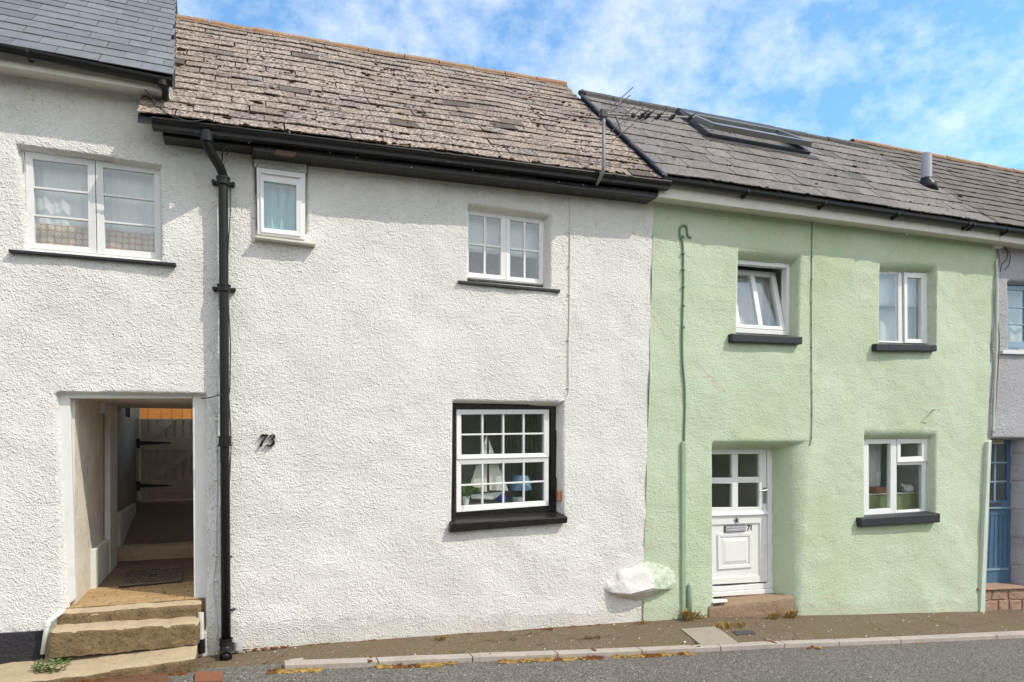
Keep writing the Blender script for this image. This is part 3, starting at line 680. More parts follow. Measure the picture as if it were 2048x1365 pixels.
# stone step blocks under the blue door
mb=MB()
def blk(pts,Yf=-.02):
    f=quad(pts,Yf);b=[Vector((p.x,.5,p.z)) for p in f];rough_box(mb,f,b,8,6,.010,R_.random()*20,3)
for pts in ([(1958,1182),(1983,1180),(1984,1199),(1957,1201)],[(1985,1180),(2017,1178.5),(2016,1198),(1985,1199)],[(2018.5,1178.5),(2062,1177),(2062,1197),(2019,1198)],
   [(1957,1203),(1996,1200.5),(1995,1224),(1957,1226)],[(1998,1200.5),(2017,1199.5),(2018,1222.5),(1998,1224)],[(2020,1199.5),(2044,1198.5),(2044,1221),(2020,1222.5)],[(2046,1198.5),(2064,1198),(2064,1220),(2046,1221)]): blk(pts)
f=quad([(1958,1177),(2064,1174),(2064,1177.6),(1958,1181)],-.05);b=[Vector((p.x,.5,p.z)) for p in f];rough_box(mb,f,b,10,2,.006,4.,4)
f=quad([(1950,1180),(2066,1176),(2066,1240),(1950,1240)],.0);b=[Vector((p.x,.5,p.z)) for p in f];mb.hexa(f,b)
mb.build('door_step','block_stone',smooth=False,label='stepped block of pinkish squared stones below the blue door',cat='step')
# ------------------------------ roofs
class Roof:
    def __init__(s,A,B,pitch,Y0):
        s.A=A;s.sl=(B.z-A.z)/(B.x-A.x);s.p=math.radians(pitch);s.Y0=Y0
    def P(s,x,t,h=0.):
        return Vector((x,s.Y0+t*math.cos(s.p)-h*math.sin(s.p),s.A.z+s.sl*(x-s.A.x)+t*math.sin(s.p)+h*math.cos(s.p)))
    def px(s,px,py):
        d=ray(px,py);m=math.tan(s.p)
        t=(s.A.z-ZC-s.sl*s.A.x+m*(-D0-s.Y0))/(d[2]-s.sl*d[0]-m*d[1])
        p=Vector((d[0]*t,-D0+d[1]*t,ZC+d[2]*t));return p.x,(p.y-s.Y0)/math.cos(s.p)
def roof(parent,Rf,xL,xR,L,g,w,mat,th=.009,tail=.02,jit=1.,sag=0.,under='black_sill',seed=1,backlen=3.2,drop=0.,zig=.5,gap=.002):
    rr=random.Random(seed);mb=MB();n=int(math.ceil(L/g))
    def hh(x,t): return sag*mnoise.noise(Vector((x*.9,t*1.3,seed)))+sag*.5*mnoise.noise(Vector((x*2.9,t*3.1,seed+4)))
    for k in range(n):
        t0=k*g;t1=min(t0+g*1.4,L+.02);a,b=xL(t0+g*.5),xR(t0+g*.5)
        x=a-(w*zig if k%2 else 0)-rr.random()*.02
        while x<b:
            x0=max(x+gap,a);x1=min(x+w-gap,b);x+=w+rr.uniform(-.006,.006)*jit
            if x1-x0<.03: continue
            if rr.random()<drop: continue
            dt=rr.uniform(-.006,.006)*jit;h0=tail+rr.uniform(-.003,.004)*jit;h1=rr.uniform(-.002,.002)*jit;tw=rr.uniform(-.003,.003)*jit
            A0=hh(x0,t0);B0=hh(x1,t0);A1=hh(x0,t1);B1=hh(x1,t1)
            top=[Rf.P(x0,t0+dt,h0+tw+A0),Rf.P(x1,t0+dt+tw,h0-tw+B0),Rf.P(x1,t1,h1+.006+B1),Rf.P(x0,t1,h1+.006+A1)]
            bot=[Rf.P(x0,t0+dt,h0+tw-th+A0),Rf.P(x1,t0+dt+tw,h0-tw-th+B0),Rf.P(x1,t1,h1+.001-th*.5+B1),Rf.P(x0,t1,h1+.001-th*.5+A1)]
            mb.hexa(top,bot)
    ro=mb.build('roof',mat,parent,recalc=False)
    a0,b0,a1,b1=xL(0),xR(0),xL(L),xR(L)
    q=[Rf.P(a0,.02,-.02),Rf.P(b0,.02,-.02),Rf.P(b1,L,-.02),Rf.P(a1,L,-.02)];q2=[p-Vector((0,0,.06)) for p in q]
    MB().hexa(q,q2).build('roof_deck',under,ro)
    r0,r1=Rf.P(a1,L,0),Rf.P(b1,L,0)
    q=[r0,r1,r1+Vector((0,backlen,-backlen*.9)),r0+Vector((0,backlen,-backlen*.9))]
    MB().hexa(q,[p-Vector((0,0,.07)) for p in q]).build('rear_slope',mat,ro)
    return ro
def ridge(ro,A,B,step,r,mat,seed=2,wob=.008):
    rr=random.Random(seed);d=B-A;Ln=d.length;n=max(1,int(Ln/step));mb=MB();d.normalize()
    for k in range(n):
        a=A+d*(k*Ln/n+.003);b=A+d*((k+1)*Ln/n-.003);a=a+Vector((0,0,rr.uniform(-wob,wob)));b=b+Vector((0,0,rr.uniform(-wob,wob)));b=b-d*.006
        m=7;vs=[];rj=rr.uniform(-.004,.004)
        for P in (a,b):
            for rad in (r+rj,r+rj-.016):
                for i in range(m):
                    an=math.radians(-28+236*i/(m-1));vs.append((P.x,P.y-rad*math.cos(an),P.z+rad*math.sin(an)*.85-.02))
        fs=[]
        for i in range(m-1):
            fs+=[(i,i+1,2*m+i+1,2*m+i),(m+i,3*m+i,3*m+i+1,m+i+1),(i,m+i,m+i+1,i+1),(2*m+i,2*m+i+1,3*m+i+1,3*m+i)]
        fs+=[(0,2*m,3*m,m),(m-1,2*m-1,4*m-1,3*m-1)]
        mb.add(vs,fs)
    return mb.build('ridge',mat,ro,recalc=True)
def moss(ro,Rf,xL,xR,L,g,n,mat,r0,r1,seed,low=0.):
    rr=random.Random(seed);mb=MB()
    for _ in range(n):
        t=(rr.randrange(0,int(L/g))*g if rr.random()<.8 else rr.random()*L);t*= (1-low*rr.random())
        x=rr.uniform(xL(t)+.03,xR(t)-.03);r=rr.uniform(r0,r1)*(1.6 if rr.random()<.1 else 1)
        for _k in range(rr.randint(1,3)):
            mb.blob(Rf.P(x+rr.uniform(-.03,.03),t+rr.uniform(-.015,.012),.018),r*rr.uniform(.5,1),1,.5,(1.3,1,.6))
    return mb.build('moss',mat,ro,kind='stuff',smooth=True)
OE=-.32
RW=Roof(pt(340,237,OE),pt(1320,360,OE),42,OE)
xe0,_=RW.px(300,208);
xr0,_=RW.px(1322,360);xr1,tr1=RW.px(1121,163)
LW_=RW.px(700,100)[1]
RGA=RW.px(352,44)[1];RGB=RW.px(1121,163)[1];LWr=(RGA+RGB)/2
xlv=RW.px(345,160)[0]
def wL(t): return -.86 if t<.0 else (-.86 if t<.36 else -.80)
def wR(t): return xr0+(xr1-xr0)*min(1,t/LWr)
ro2=roof(H2,RW,lambda t:-.84,wR,LWr,.187,.30,'tile_lichen',.010,.023,1.7,.016,seed=5,gap=.0025)
ridge(ro2,RW.P(-.85,LWr,-.01),RW.P(wR(LWr)+.02,LWr,-.01),.45,.08,'ridge_terracotta',8)
moss(ro2,RW,lambda t:-.8,wR,LWr,.187,420,'moss_brown',.008,.020,5,.2)
# moss along the eave
mb=MB()
for _ in range(190):
    x=R_.uniform(-.5,4.3);
    if mnoise.noise(Vector((x*2.1,3,1)))<-.05: continue
    mb.blob(RW.P(x,R_.uniform(-.015,.02),R_.uniform(-.01,.03)),R_.uniform(.01,.022),1,.5,(1.4,1,.8))
mb.build('moss','moss_brown',ro2,kind='stuff',smooth=True)
# left roof
RL1=Roof(pt(0,90,OE),pt(345,152,OE),42,OE)
vx0,_=RL1.px(346,160);vx1,vt1=RL1.px(350.5,2)
def lR(t): return vx0+(vx1-vx0)*t/vt1
LL=3.75
ro1=roof(H1,RL1,lambda t:-7.,lR,LL,.198,.31,'slate_new',.007,.016,.4,.0,seed=9,backlen=.35)
ridge(ro1,RL1.P(-7,LL,0),RL1.P(lR(LL),LL,0),.45,.1,'ridge_dark',4)
vb=MB();a0=RL1.P(lR(0)-.012,-.02,-.012);a1=RL1.P(lR(LL)-.012,LL,-.012)
vb.hexa([a0,a0+Vector((.022,0,0)),a1+Vector((.022,0,0)),a1],[a0-Vector((0,0,.10)),a0+Vector((.022,0,-.10)),a1+Vector((.022,0,-.10)),a1-Vector((0,0,.10))])
vb.build('verge_board','dark_steel',ro1)
# gable of the left cottage that stands above its neighbour's roof
gm=MB();p0=RL1.P(lR(0),.28,-.09);p1=RL1.P(lR(LL),LL,-.09)
gm.prism([Vector((p0.x-.03,0.02,4.4)),Vector((p1.x-.03,p1.y,4.4)),Vector((p1.x-.03,p1.y,p1.z)),Vector((p0.x-.03,p0.y,p0.z))],(-.2,0,0));gm.build('gable_wall','white_roughcast_old',H1)
# green roof
OG=-.31
RG=Roof(pt(1342,350,OG),pt(2000,449,OG),42,OG)
gx0=wR(0)+.03
LG=(RG.px(1180,197)[1]+RG.px(1700,287)[1])/2
gx1a,_=RG.px(1995,447);gx1b,_=RG.px(1722,291)
def gR(t): return gx1a+(gx1b-gx1a)*t/LG
ro3=roof(H3,RG,lambda t:wR(t*1.0)+.05,gR,LG,.30,.335,'tile_grey',.012,.020,1.2,.012,seed=12)
ridge(ro3,RG.P(wR(LG)+.07,LG,0),RG.P(gR(LG),LG,0),.42,.085,'ridge_dark',6,.004)
moss(ro3,RG,lambda t:4.6,gR,LG,.30,190,'moss_brown',.007,.016,8)
# lead secret gutter between the tile roof and the grey roof
lg=MB()
for k in range(9):
    t0=LG*k/9;t1=LG*(k+1)/9+.03;h=.035+.004*(k%2)
    q=[RG.P(wR(t0)+.0,t0-.02,h-.010),RG.P(wR(t0)+.07,t0-.02,h-.022),RG.P(wR(t1)+.05,t1,h-.026),RG.P(wR(t1)+.0,t1,h-.016)]
    lg.hexa(q,[p-Vector((0,0,.03)) for p in q])
lg.build('lead_flashing','lead',ro3)
hx=RG.P(wR(LG)+.05,LG,.02);MB().blob(hx,.055,2,.2,(1.2,1,.8)).build('ridge_cap','ridge_dark',ro3)
# grey (far) roof
R4=Roof(pt(1342,350,OG),pt(2000,449,OG),42,OG)
L4=R4.px(1800,303)[1]+.05
ro4=roof(H4,R4,lambda t:gR(min(t,LG))+.01,lambda t:17.,L4,.24,.26,'tile_brown',.014,.026,1.4,.014,seed=19)
ridge(ro4,R4.P(gR(LG)-.1,L4,0),R4.P(17,L4+.1,0),.42,.075,'ridge_terracotta',16)
moss(ro4,R4,lambda t:gR(min(t,LG)),lambda t:15,L4,.24,160,'moss_brown',.009,.018,18)
# ------------------------------ eaves: fascias and gutters
def halfround(r):
    o=[];n=9
    for i in range(n+1):
        a=math.pi+math.pi*i/n;o.append((r+r*math.cos(a),r*math.sin(a)))
    for i in range(n+1):
        a=2*math.pi-math.pi*i/n;o.append((r+(r-.005)*math.cos(a),(r-.005)*math.sin(a)))
    return o
ogee=[(0,0),(-.002,-.012),(.006,-.014),(.010,-.030),(.022,-.042),(.034,-.050),(.036,-.078),(.115,-.078),(.115,.0),(.110,.0),(.110,-.072),(.042,-.072),(.040,-.048),(.016,-.030),(.012,-.006),(.006,0)]
# white cottage
ga=pt(303,233,-.36);gb_=pt(1344,362,-.36)
gm=MB().sweep(ogee,ga,gb_);gut=gm.build('gutter','black_plastic',H2,bevel=.0)
def on(u,A=ga,B=gb_): return A.lerp(B,u)
for px_ in (390,438,480,865,897,932,1230,1262):
    u=(pt(px_,300,-.36).x-ga.x)/(gb_.x-ga.x);p=on(u);MB().sweep([(y-.004 if y<.05 else y,z-.003 if z<-.03 else z+.003) for y,z in ogee[:8]]+[(.115,.003)],p-Vector((.025,0,0)),p+Vector((.025,0,0))).build('gutter_union','black_plastic',gut)
fa=MB()
q=quad([(325,255),(1318,373),(1314,394),(325,272)],-.2);b=[Vector((p.x,.0,p.z)) for p in q];fa.hexa(q,b)
q2_=quad([(505,288),(1315,385),(1313,397),(505,302)],-.22);b=[Vector((p.x,.0,p.z)) for p in q2_];fa.hexa(q2_,b)
fas=fa.build('fascia','black_gloss',H2,bevel=.006)
for (a,b) in ((498,284),(578,293),(660,304),(713,313),(823,333),(945,338),(1118,362),(1166,368),(1212,374),(1228,376)):
    MB().blob(pt(a,b+2,-.22),.007,1,.1).build('screw_head','pot_white',fas)
MB().hexa(*(lambda q:(q,[p+Vector((0,.03,0)) for p in q]))(quad([(554,299),(594,305),(588,314),(549,308)],-.245))).build('bird_brick','brick_dull',fas,bevel=.003)
MB().prism([pt(571,268,-.33),pt(580,268,-.33),pt(579,252,-.325),pt(577,252,-.325)],(0,.01,0)).build('gutter_clip','grey_plastic',gut)
# left cottage
la=pt(-600,-12,-.33);lb=pt(346,157,-.33)
A0=pt(0,86,-.33);k=(lb.z-A0.z)/(lb.x-A0.x);la=Vector((-7,-.33,lb.z+k*(-7-lb.x)))
hr=halfround(.052)
g1=MB().sweep(hr,la,lb).build('gutter','black_plastic',H1)
for px_ in (55,-160,-420):
    x=pt(px_,100,-.33).x;z=lb.z+k*(x-lb.x);MB().sweep([(-.006,.004),(-.004,-.03),(.05,-.064),(.11,-.06),(.11,.004)],Vector((x-.014,-.33,z)),Vector((x+.014,-.33,z))).build('gutter_bracket','black_plastic',g1)
q=quad([(0,105),(341,167),(336,186),(0,131)],-.22);dx=(q[0]-q[1]);
for i in (0,3):
    o=1 if i==0 else 2;kk=(q[i].z-q[o].z)/(q[i].x-q[o].x);q[i]=Vector((-7,-.22,q[o].z+kk*(-7-q[o].x)))
MB().hexa(q,[Vector((p.x,-.19,p.z)) for p in q]).build('fascia','cream_board',H1,bevel=.003)
sf=[Vector((-7,-.19,q[3].z+.01)),Vector((q[2].x,-.19,q[2].z+.01)),Vector((q[2].x,.02,q[2].z+.03)),Vector((-7,.02,q[3].z+.03))]
MB().hexa(sf,[p+Vector((0,0,.02)) for p in sf]).build('soffit','cream_board',H1)
# green + lilac cottages share one run
ga3=pt(1338,356,-.35);gb3=pt(2005,455,-.35)
g3=MB().sweep(halfround(.05),ga3,gb3).build('gutter','black_plastic',H3)
for px_ in (1497,1651,1798,1940,1950):
    u=(pt(px_,400,-.35).x-ga3.x)/(gb3.x-ga3.x);p=ga3.lerp(gb3,u)
    MB().sweep([(-.007,.006),(-.006,-.03),(.02,-.062),(.11,-.075),(.11,.006),(.1,.006),(.05,-.058),(.004,-.02),(-.001,.006)],p-Vector((.016,0,0)),p+Vector((.016,0,0))).build('gutter_bracket','black_plastic',g3)
def fascia3(parent,pts,x1=None):
    q=quad(pts,-.23)
    if x1:
        for i,o in ((1,0),(2,3)):
            kk=(q[i].z-q[o].z)/(q[i].x-q[o].x);q[i]=Vector((x1,-.23,q[o].z+kk*(x1-q[o].x)))
    f=MB().hexa(q,[Vector((p.x,-.20,p.z)) for p in q]).build('fascia','cream_board',parent,bevel=.004)
    s=[Vector((q[3].x,-.20,q[3].z+.012)),Vector((q[2].x,-.20,q[2].z+.012)),Vector((q[2].x,.03,q[2].z+.02)),Vector((q[3].x,.03,q[3].z+.02))]
    MB().hexa(s,[p+Vector((0,0,.02)) for p in s]).build('soffit','cream_board',parent)
    t=[Vector((q[3].x,-.118,q[3].z+.03)),Vector((q[2].x,-.118,q[2].z+.03)),Vector((q[2].x,-.118,q[2].z-.012)),Vector((q[3].x,-.118,q[3].z-.012))]
    return q
fascia3(H3,[(1322,364),(1999,463),(1999,482),(1316,394)])
q=[pt(1999.5,463,-.13),pt(2060,472,-.13),pt(2060,490.5,-.13),pt(1999.5,482,-.13)]
fascia3(H4,[(1999.5,463),(2060,472),(2060,491),(1999.5,482)],17.)
g4a=gb3+Vector((.01,0,0));sl3=(gb3.z-ga3.z)/(gb3.x-ga3.x);g4=MB().sweep(halfround(.05),g4a,Vector((17,-.35,g4a.z+sl3*(17-g4a.x)))).build('gutter','black_plastic',H4)
p=Vector((pt(2018,470,-.35).x,-.35,0));p.z=g4a.z+sl3*(p.x-g4a.x)
MB().sweep([(-.007,.006),(-.006,-.03),(.02,-.062),(.11,-.075),(.11,.006),(.1,.006),(.05,-.058),(.004,-.02),(-.001,.006)],p-Vector((.016,0,0)),p+Vector((.016,0,0))).build('gutter_bracket','black_plastic',g4)
# ------------------------------ skylight on the green roof
def rq(pts): return [RG.px(*p) for p in pts]
sx=rq([(1360,238),(1543,263),(1606,306),(1422,287)])
xa=(sx[0][0]+sx[3][0])/2;xb=(sx[1][0]+sx[2][0])/2;tb=(sx[2][1]+sx[3][1])/2;ta=(sx[0][1]+sx[1][1])/2
def rbox(mb,Rf,x0,x1,t0,t1,h0,h1): return mb.hexa([Rf.P(x0,t0,h1),Rf.P(x1,t0,h1),Rf.P(x1,t1,h1),Rf.P(x0,t1,h1)],[Rf.P(x0,t0,h0),Rf.P(x1,t0,h0),Rf.P(x1,t1,h0),Rf.P(x0,t1,h0)])
sk=MB();rbox(sk,RG,xa,xa+.06,tb,ta,.0,.075);rbox(sk,RG,xb-.06,xb,tb,ta,.0,.075);rbox(sk,RG,xa+.06,xb-.06,tb,tb+.06,.0,.07);rbox(sk,RG,xa+.06,xb-.06,ta-.06,ta,.0,.07)
sky_=sk.build('skylight','dark_steel',ro3,bevel=.006)
# sash pivots about its middle: foot out, head in
tm=tb+(ta-tb)*.62;an=math.radians(8)
def sp(x,t,h): 
    dt=t-tm;return RG.P(x,tm+dt*math.cos(an)-h*math.sin(an)*0,.075+(-dt)*math.sin(an)+h)
def sbox(mb,x0,x1,t0,t1,h0,h1): return mb.hexa([sp(x0,t0,h1),sp(x1,t0,h1),sp(x1,t1,h1),sp(x0,t1,h1)],[sp(x0,t0,h0),sp(x1,t0,h0),sp(x1,t1,h0),sp(x0,t1,h0)])
s_=MB();sbox(s_,xa+.05,xa+.13,tb,ta-.07,-.02,.055);sbox(s_,xb-.13,xb-.05,tb,ta-.07,-.02,.055);sbox(s_,xa+.13,xb-.13,tb,tb+.11,-.02,.053);sbox(s_,xa+.13,xb-.13,ta-.16,ta-.07,-.02,.053)
s_.build('sash','skylight_grey',ro3,bevel=.004);mb=MB();sbox(mb,xa+.12,xb-.12,tb+.08,ta-.15,.018,.024);mb.build('pane','glass',ro3)
mb=MB();rbox(mb,RG,xa+.03,xb-.03,ta-.02,ta+.11,.03,.085);mb.build('skylight_hood','dark_steel',ro3,bevel=.01)
mb=MB();rbox(mb,RG,xa-.05,xb+.1,tb-.10,tb-.002,.022,.030);mb.build('skylight_apron','lead',ro3)
# flue pipe
fx,ft=RG.px(1853,374);p=RG.P(fx,ft,.0)
fl=thing('flue_pipe','short grey flue pipe with black collar standing up through the far grey roof','pipe',p)
MB().tube([p-Vector((0,0,.05)),p+Vector((0,0,.50))],.072,20).build('pipe','grey_plastic',fl,smooth=False,bevel=.004)
cl=MB();cl.tube([p-Vector((0,0,.06)),p+Vector((0,-.01,.05)),p+Vector((0,0,.09)),p+Vector((0,0,.13))],[.16,.12,.082,.080],20);cl.build('collar','black_plastic',fl,smooth=True)
# ------------------------------ ground
def sheet(name,x0,x1,y0,y1,nx,ny,zf,mat,kind='structure'):
    mb=MB();xs=np.linspace(x0,x1,nx);yy=np.linspace(y0,y1,ny)
    return xs,yy
def grid_sheet(name,xs,yy,zf,mat,cut=None):
    mb=MB();n=len(yy)
    for x in xs:
        for y in yy: mb.v.append((x,y,zf(x,y)))
    for i in range(len(xs)-1):
        for j in range(n-1): mb.f.append((i*n+j,(i+1)*n+j,(i+1)*n+j+1,i*n+j+1))
    return mb.build(name,mat,kind='structure',recalc=False,smooth=True)
xs=np.unique(np.concatenate([np.linspace(-60,-7,20),np.linspace(-7,17,97),np.linspace(17,60,16)]));yy=np.unique(np.concatenate([np.linspace(-40,-9,10),np.linspace(-9,.3,48)]))
grid_sheet('road',xs,yy,gz,'asphalt')
# kerb line measured along its outer and inner edges
KO=[ptg(*p,.02) for p in ((545,1338),(575,1336.5),(700,1331.5),(865,1324),(1000,1318),(1150,1312.5),(1300,1306),(1440,1299),(1560,1293),(1700,1288),(1860,1281.5),(2048,1273))]
KI=[ptg(*p,.045) for p in ((545,1323),(575,1322),(700,1317.5),(865,1311),(1000,1305.5),(1150,1300.5),(1300,1294.5),(1440,1288.5),(1560,1283),(1700,1278),(1860,1271),(2048,1262))]
ko=lambda x:float(np.interp(x,[p.x for p in KO],[p.y for p in KO]));ki=lambda x:float(np.interp(x,[p.x for p in KI],[p.y for p in KI]))
PX=np.unique(np.concatenate([np.linspace(-.40,17,110)]))
mb=MB()
def pavz(x,y): return gz(x,y)+.04+.004*mnoise.noise(Vector((x*2,y*2,5)))
ny=9
for x in PX:
    y1=ki(x) if x>.25 else ki(.25)
    for j in range(ny):
        y=.28+(y1+.005-.28)*j/(ny-1);f=min(1,max(0,(x+.40)/.9))
        if x<.75: f*=1-(j/(ny-1))**2*(1-max(0,(x-.35)/.4))
        mb.v.append((x,y,gz(x,y)+.004+(pavz(x,y)-gz(x,y)-.004)*f-(.05 if j==ny-1 else 0)))
for i in range(len(PX)-1):
    for j in range(ny-1): mb.f.append((i*ny+j,i*ny+j+1,(i+1)*ny+j+1,(i+1)*ny+j))
mb.build('pavement','old_tarmac',kind='structure',recalc=False,smooth=True)
kb=MB();x=KO[1].x-.02;rr=random.Random(3)
while x<17:
    Lk=rr.uniform(.75,.95) if x<6.4 else 1.6;x1=x+Lk-.012
    ns=5;rows=[]
    for i in range(ns+1):
        xx=x+(x1-x)*i/ns;yo,yi=ko(xx),ki(xx);zt_=gz(xx,yo)+.05+.003*mnoise.noise(Vector((xx*3,1,2)));zb=gz(xx,yo)-.03
        c=.008;rows.append([(xx,yo,zb),(xx,yo,zt_-c),(xx,yo+c,zt_),(xx,yi-.003,zt_+.002),(xx,yi,zb)])
    b=len(kb.v)
    for r in rows: kb.v+=r
    for i in range(ns):
        for j in range(4): kb.f.append((b+i*5+j,b+(i+1)*5+j,b+(i+1)*5+j+1,b+i*5+j+1))
    kb.f.append(tuple(b+j for j in range(4,-1,-1)));kb.f.append(tuple(b+ns*5+j for j in range(5)));x+=Lk
kb.build('kerb','kerb_stone',kind='structure')
# concrete repair strip, patches and covers in the pavement
q=[ptg(*p,.052) for p in ((1362,1258),(1432,1253),(1478,1287),(1404,1291))];MB().prism(q,(0,0,-.03)).build('pavement_patch','concrete_pale',kind='structure')
mb=MB();q=[ptg(*p,.050) for p in ((1465,1262.5),(1503,1260.5),(1512,1267),(1474,1270))];mb.prism(q,(0,0,-.02));mb.build('stopcock_cover','dark_steel',label='small dark iron cover in the pavement before the brown step',cat='cover',bevel=.003)
q=[ptg(*p,.012) for p in ((577,1326),(606,1322),(611,1333),(575,1338))];MB().prism(q,(0,0,.033)).build('kerb_end_stone','kerb_stone',kind='structure',bevel=.008)
# brick and rusty plate
q=[ptg(*p,.02) for p in ((390,1343.5),(446,1342.5),(445,1361),(389,1362))];MB().prism(q,(0,0,-.07)).build('brick','terracotta',bevel=.004,label='single red brick set flat in the tarmac near the downpipe foot',cat='brick')
q=[ptg(*p,.012) for p in ((224,1351),(334,1347),(345,1372),(205,1378))]
rc=thing('drain_cover','rusty studded iron cover in the road before the bottom step','drain cover',q[3])
MB().prism(q,(0,0,-.03)).build('plate','rust_iron',rc,bevel=.003)
st=MB();qv=[Vector(p) for p in q]
for i in range(14):
    for j in range(6):
        u=(i+.5)/14;v=(j+.5)/6;c=qv[0].lerp(qv[1],u).lerp(qv[3].lerp(qv[2],u),v);st.blob(c,.011,1,0,(1,1,.5))
st.build('stud','rust_iron',rc,kind='stuff')
# loose chips
mb=MB();rr=random.Random(41)
for _ in range(110):
    x=rr.uniform(-.3,11);y=rr.uniform(ki(max(x,.3)),-.03);r=rr.uniform(.003,.010)*(1.6 if rr.random()<.12 else 1);mb.blob((x,y,pavz(x,y)+r*.3),r,1,.4,(1.3,1,.6))
for _ in range(90):
    x=rr.uniform(-1.6,5);y=rr.uniform(-1.5,-.45) if x<.3 else rr.uniform(ko(x)-1.,ko(x)-.03);r=rr.uniform(.003,.008);mb.blob((x,y,gz(x,y)+r*.3),r,1,.4,(1.2,1,.6))
mb.build('gravel','chip_pale',kind='stuff',label='scattered pale stone chips along the pavement and road edge',cat='gravel')
# dry moss along the kerb and wall foot
def tuft(mb,p,r,n,h,rr,spread=1.):
    for _ in range(n):
        a=rr.uniform(0,6.28);d=rr.random()**.5*r;b=Vector((p[0]+d*math.cos(a)*1.5,p[1]+d*math.sin(a)*.6,p[2]));l=h*rr.uniform(.4,1.)
        an=rr.uniform(0,6.28);tip=b+Vector((math.cos(an)*l*.6*spread,math.sin(an)*l*.5*spread-.2*l,l));w=Vector((-math.sin(an),math.cos(an),0))*l*.11
        md=b.lerp(tip,.55)+Vector((0,0,l*.12));mb.add([b,md+w,tip,md-w],[(0,1,2,3)])
rr=random.Random(77);mb=MB();m2=MB()
for _ in range(620):
    x=rr.uniform(.2,4.8);
    if rr.random()<.12: x=rr.uniform(4.8,7.6)
    dn=mnoise.noise(Vector((x*1.7,7,2)))
    if dn<-.12+ (.35 if x>4.2 else 0) : continue
    y=ko(x)+rr.uniform(-.07,.012)*(1+.6*dn);z=gz(x,y)
    t=(mb if mnoise.noise(Vector((x*3.3,1,9)))>-.12 else m2);t.blob((x,y,z+.004),rr.uniform(.010,.024),1,.6,(1.5,1,.55));tuft(t,(x,y,z+.008),.02,4,.022,rr)
mb.build('dry_moss','moss_gold',kind='stuff',recalc=False,label='golden dry moss growing along the kerb edge',cat='moss')
for _ in range(260):
    x=rr.uniform(-.4,4.25);
    if mnoise.noise(Vector((x*2.4,4,4)))<.02: continue
    y=rr.uniform(-.05,-.02);z=pavz(x,y);m2.blob((x,y,z),rr.uniform(.006,.016),1,.6,(1.5,1,.6))
for _ in range(160):
    x=rr.uniform(-1.7,-.45);y=-.43-rr.random()*.04;m2.blob((x,y,gz(x,y)),rr.uniform(.01,.025),1,.6,(1.5,1,.6));tuft(m2,(x,y,gz(x,y)+.005),.02,3,.02,rr)
# joints of kerb stones
for _ in range(26):
    x=rr.choice([1.05,2.15,3.2,4.3,5.2]);y=rr.uniform(ko(x),ki(x));m2.blob((x+rr.uniform(-.03,.03),y,gz(x,y)+.05),rr.uniform(.006,.016),1,.5,(1.3,1,.6))
m2.build('rust_moss','moss_rust',kind='stuff',recalc=False,label='reddish brown moss at the foot of the walls and kerb joints',cat='moss')
# single weeds
def weed(px,py,Y,r,n,h,mat,label,name='weed',grp='dry weeds at the foot of the walls',dz=.03):
    p=ptg(px,py,dz);mb=MB();r_=random.Random(px);tuft(mb,p,r,n,h,r_);mb.build(name,mat,label=label,cat='weed',group=grp,recalc=False)
weed(1379,1243,0,.05,60,.16,'dry_weed','tall dry weed at the foot of the thick green pipe stub')
weed(1402,1240,0,.03,30,.08,'dry_weed','small dry weed on the green wall foot just beside the brown step')
weed(1455,1256,0,.16,150,.07,'moss_gold','golden dry weed spread in front of the brown door step')
weed(1548,1240,0,.05,60,.11,'dry_weed','dry weed under the middle of the brown door step')
weed(1582,1238,0,.05,60,.12,'dry_weed','dry weed at the corner where brown step meets green wall')
weed(1284,1250,0,.03,30,.07,'dry_weed','small dry weed where the white and green walls meet')
weed(880,1283,0,.04,40,.07,'moss_gold','yellow weed at the white wall foot below the black window')
weed(1183,1280,0,.07,50,.05,'moss_rust','flat rusty weed growing in the middle of the pavement')
weed(1095,1263,0,.04,30,.05,'moss_rust','small rusty weed at the foot of the white wall')
weed(445,1312,0,.03,30,.07,'dry_weed','dry weed beside the foot of the black downpipe')
p=ptg(107,1353,.0);mb=MB();r_=random.Random(6)
for k in range(60):
    a=r_.uniform(0,6.28);l=r_.uniform(.07,.15);b=p+Vector((r_.uniform(-.05,.05),r_.uniform(-.02,.03),.0));dr=Vector((math.cos(a),math.sin(a)*.6-.2,r_.uniform(.5,1.3))).normalized();w=dr.cross(Vector((0,0,1))).normalized()*l*.16
    for f in (.35,.55,.75,.95):
        for sgn in (-1,1): c=b+dr*l*f;t=c+w*sgn*2.4+dr*l*.18;mb.add([c,c+dr*l*.1+w*sgn*.8,t,c-dr*l*.04+w*sgn],[(0,1,2,3)])
mb.build('weed','leaf_green',label='fresh green ferny weed in front of the bottom stone step',cat='weed',recalc=False)
# hill opposite (behind the camera): it is what the panes mirror
xs=np.linspace(-70,80,60);yy=np.linspace(-75,-10.5,36)
def hz_(x,y):
    d=-10.5-y;return gz(x,-3)-.1+(d*.42 if d<14 else 5.9+(d-14)*.17)+1.2*mnoise.noise(Vector((x*.12,y*.12,1)))*min(1,d/5)+.5*mnoise.noise(Vector((x*.5,y*.5,3)))*min(1,d/3)
grid_sheet('hillside',xs,yy,hz_,'hill_green')
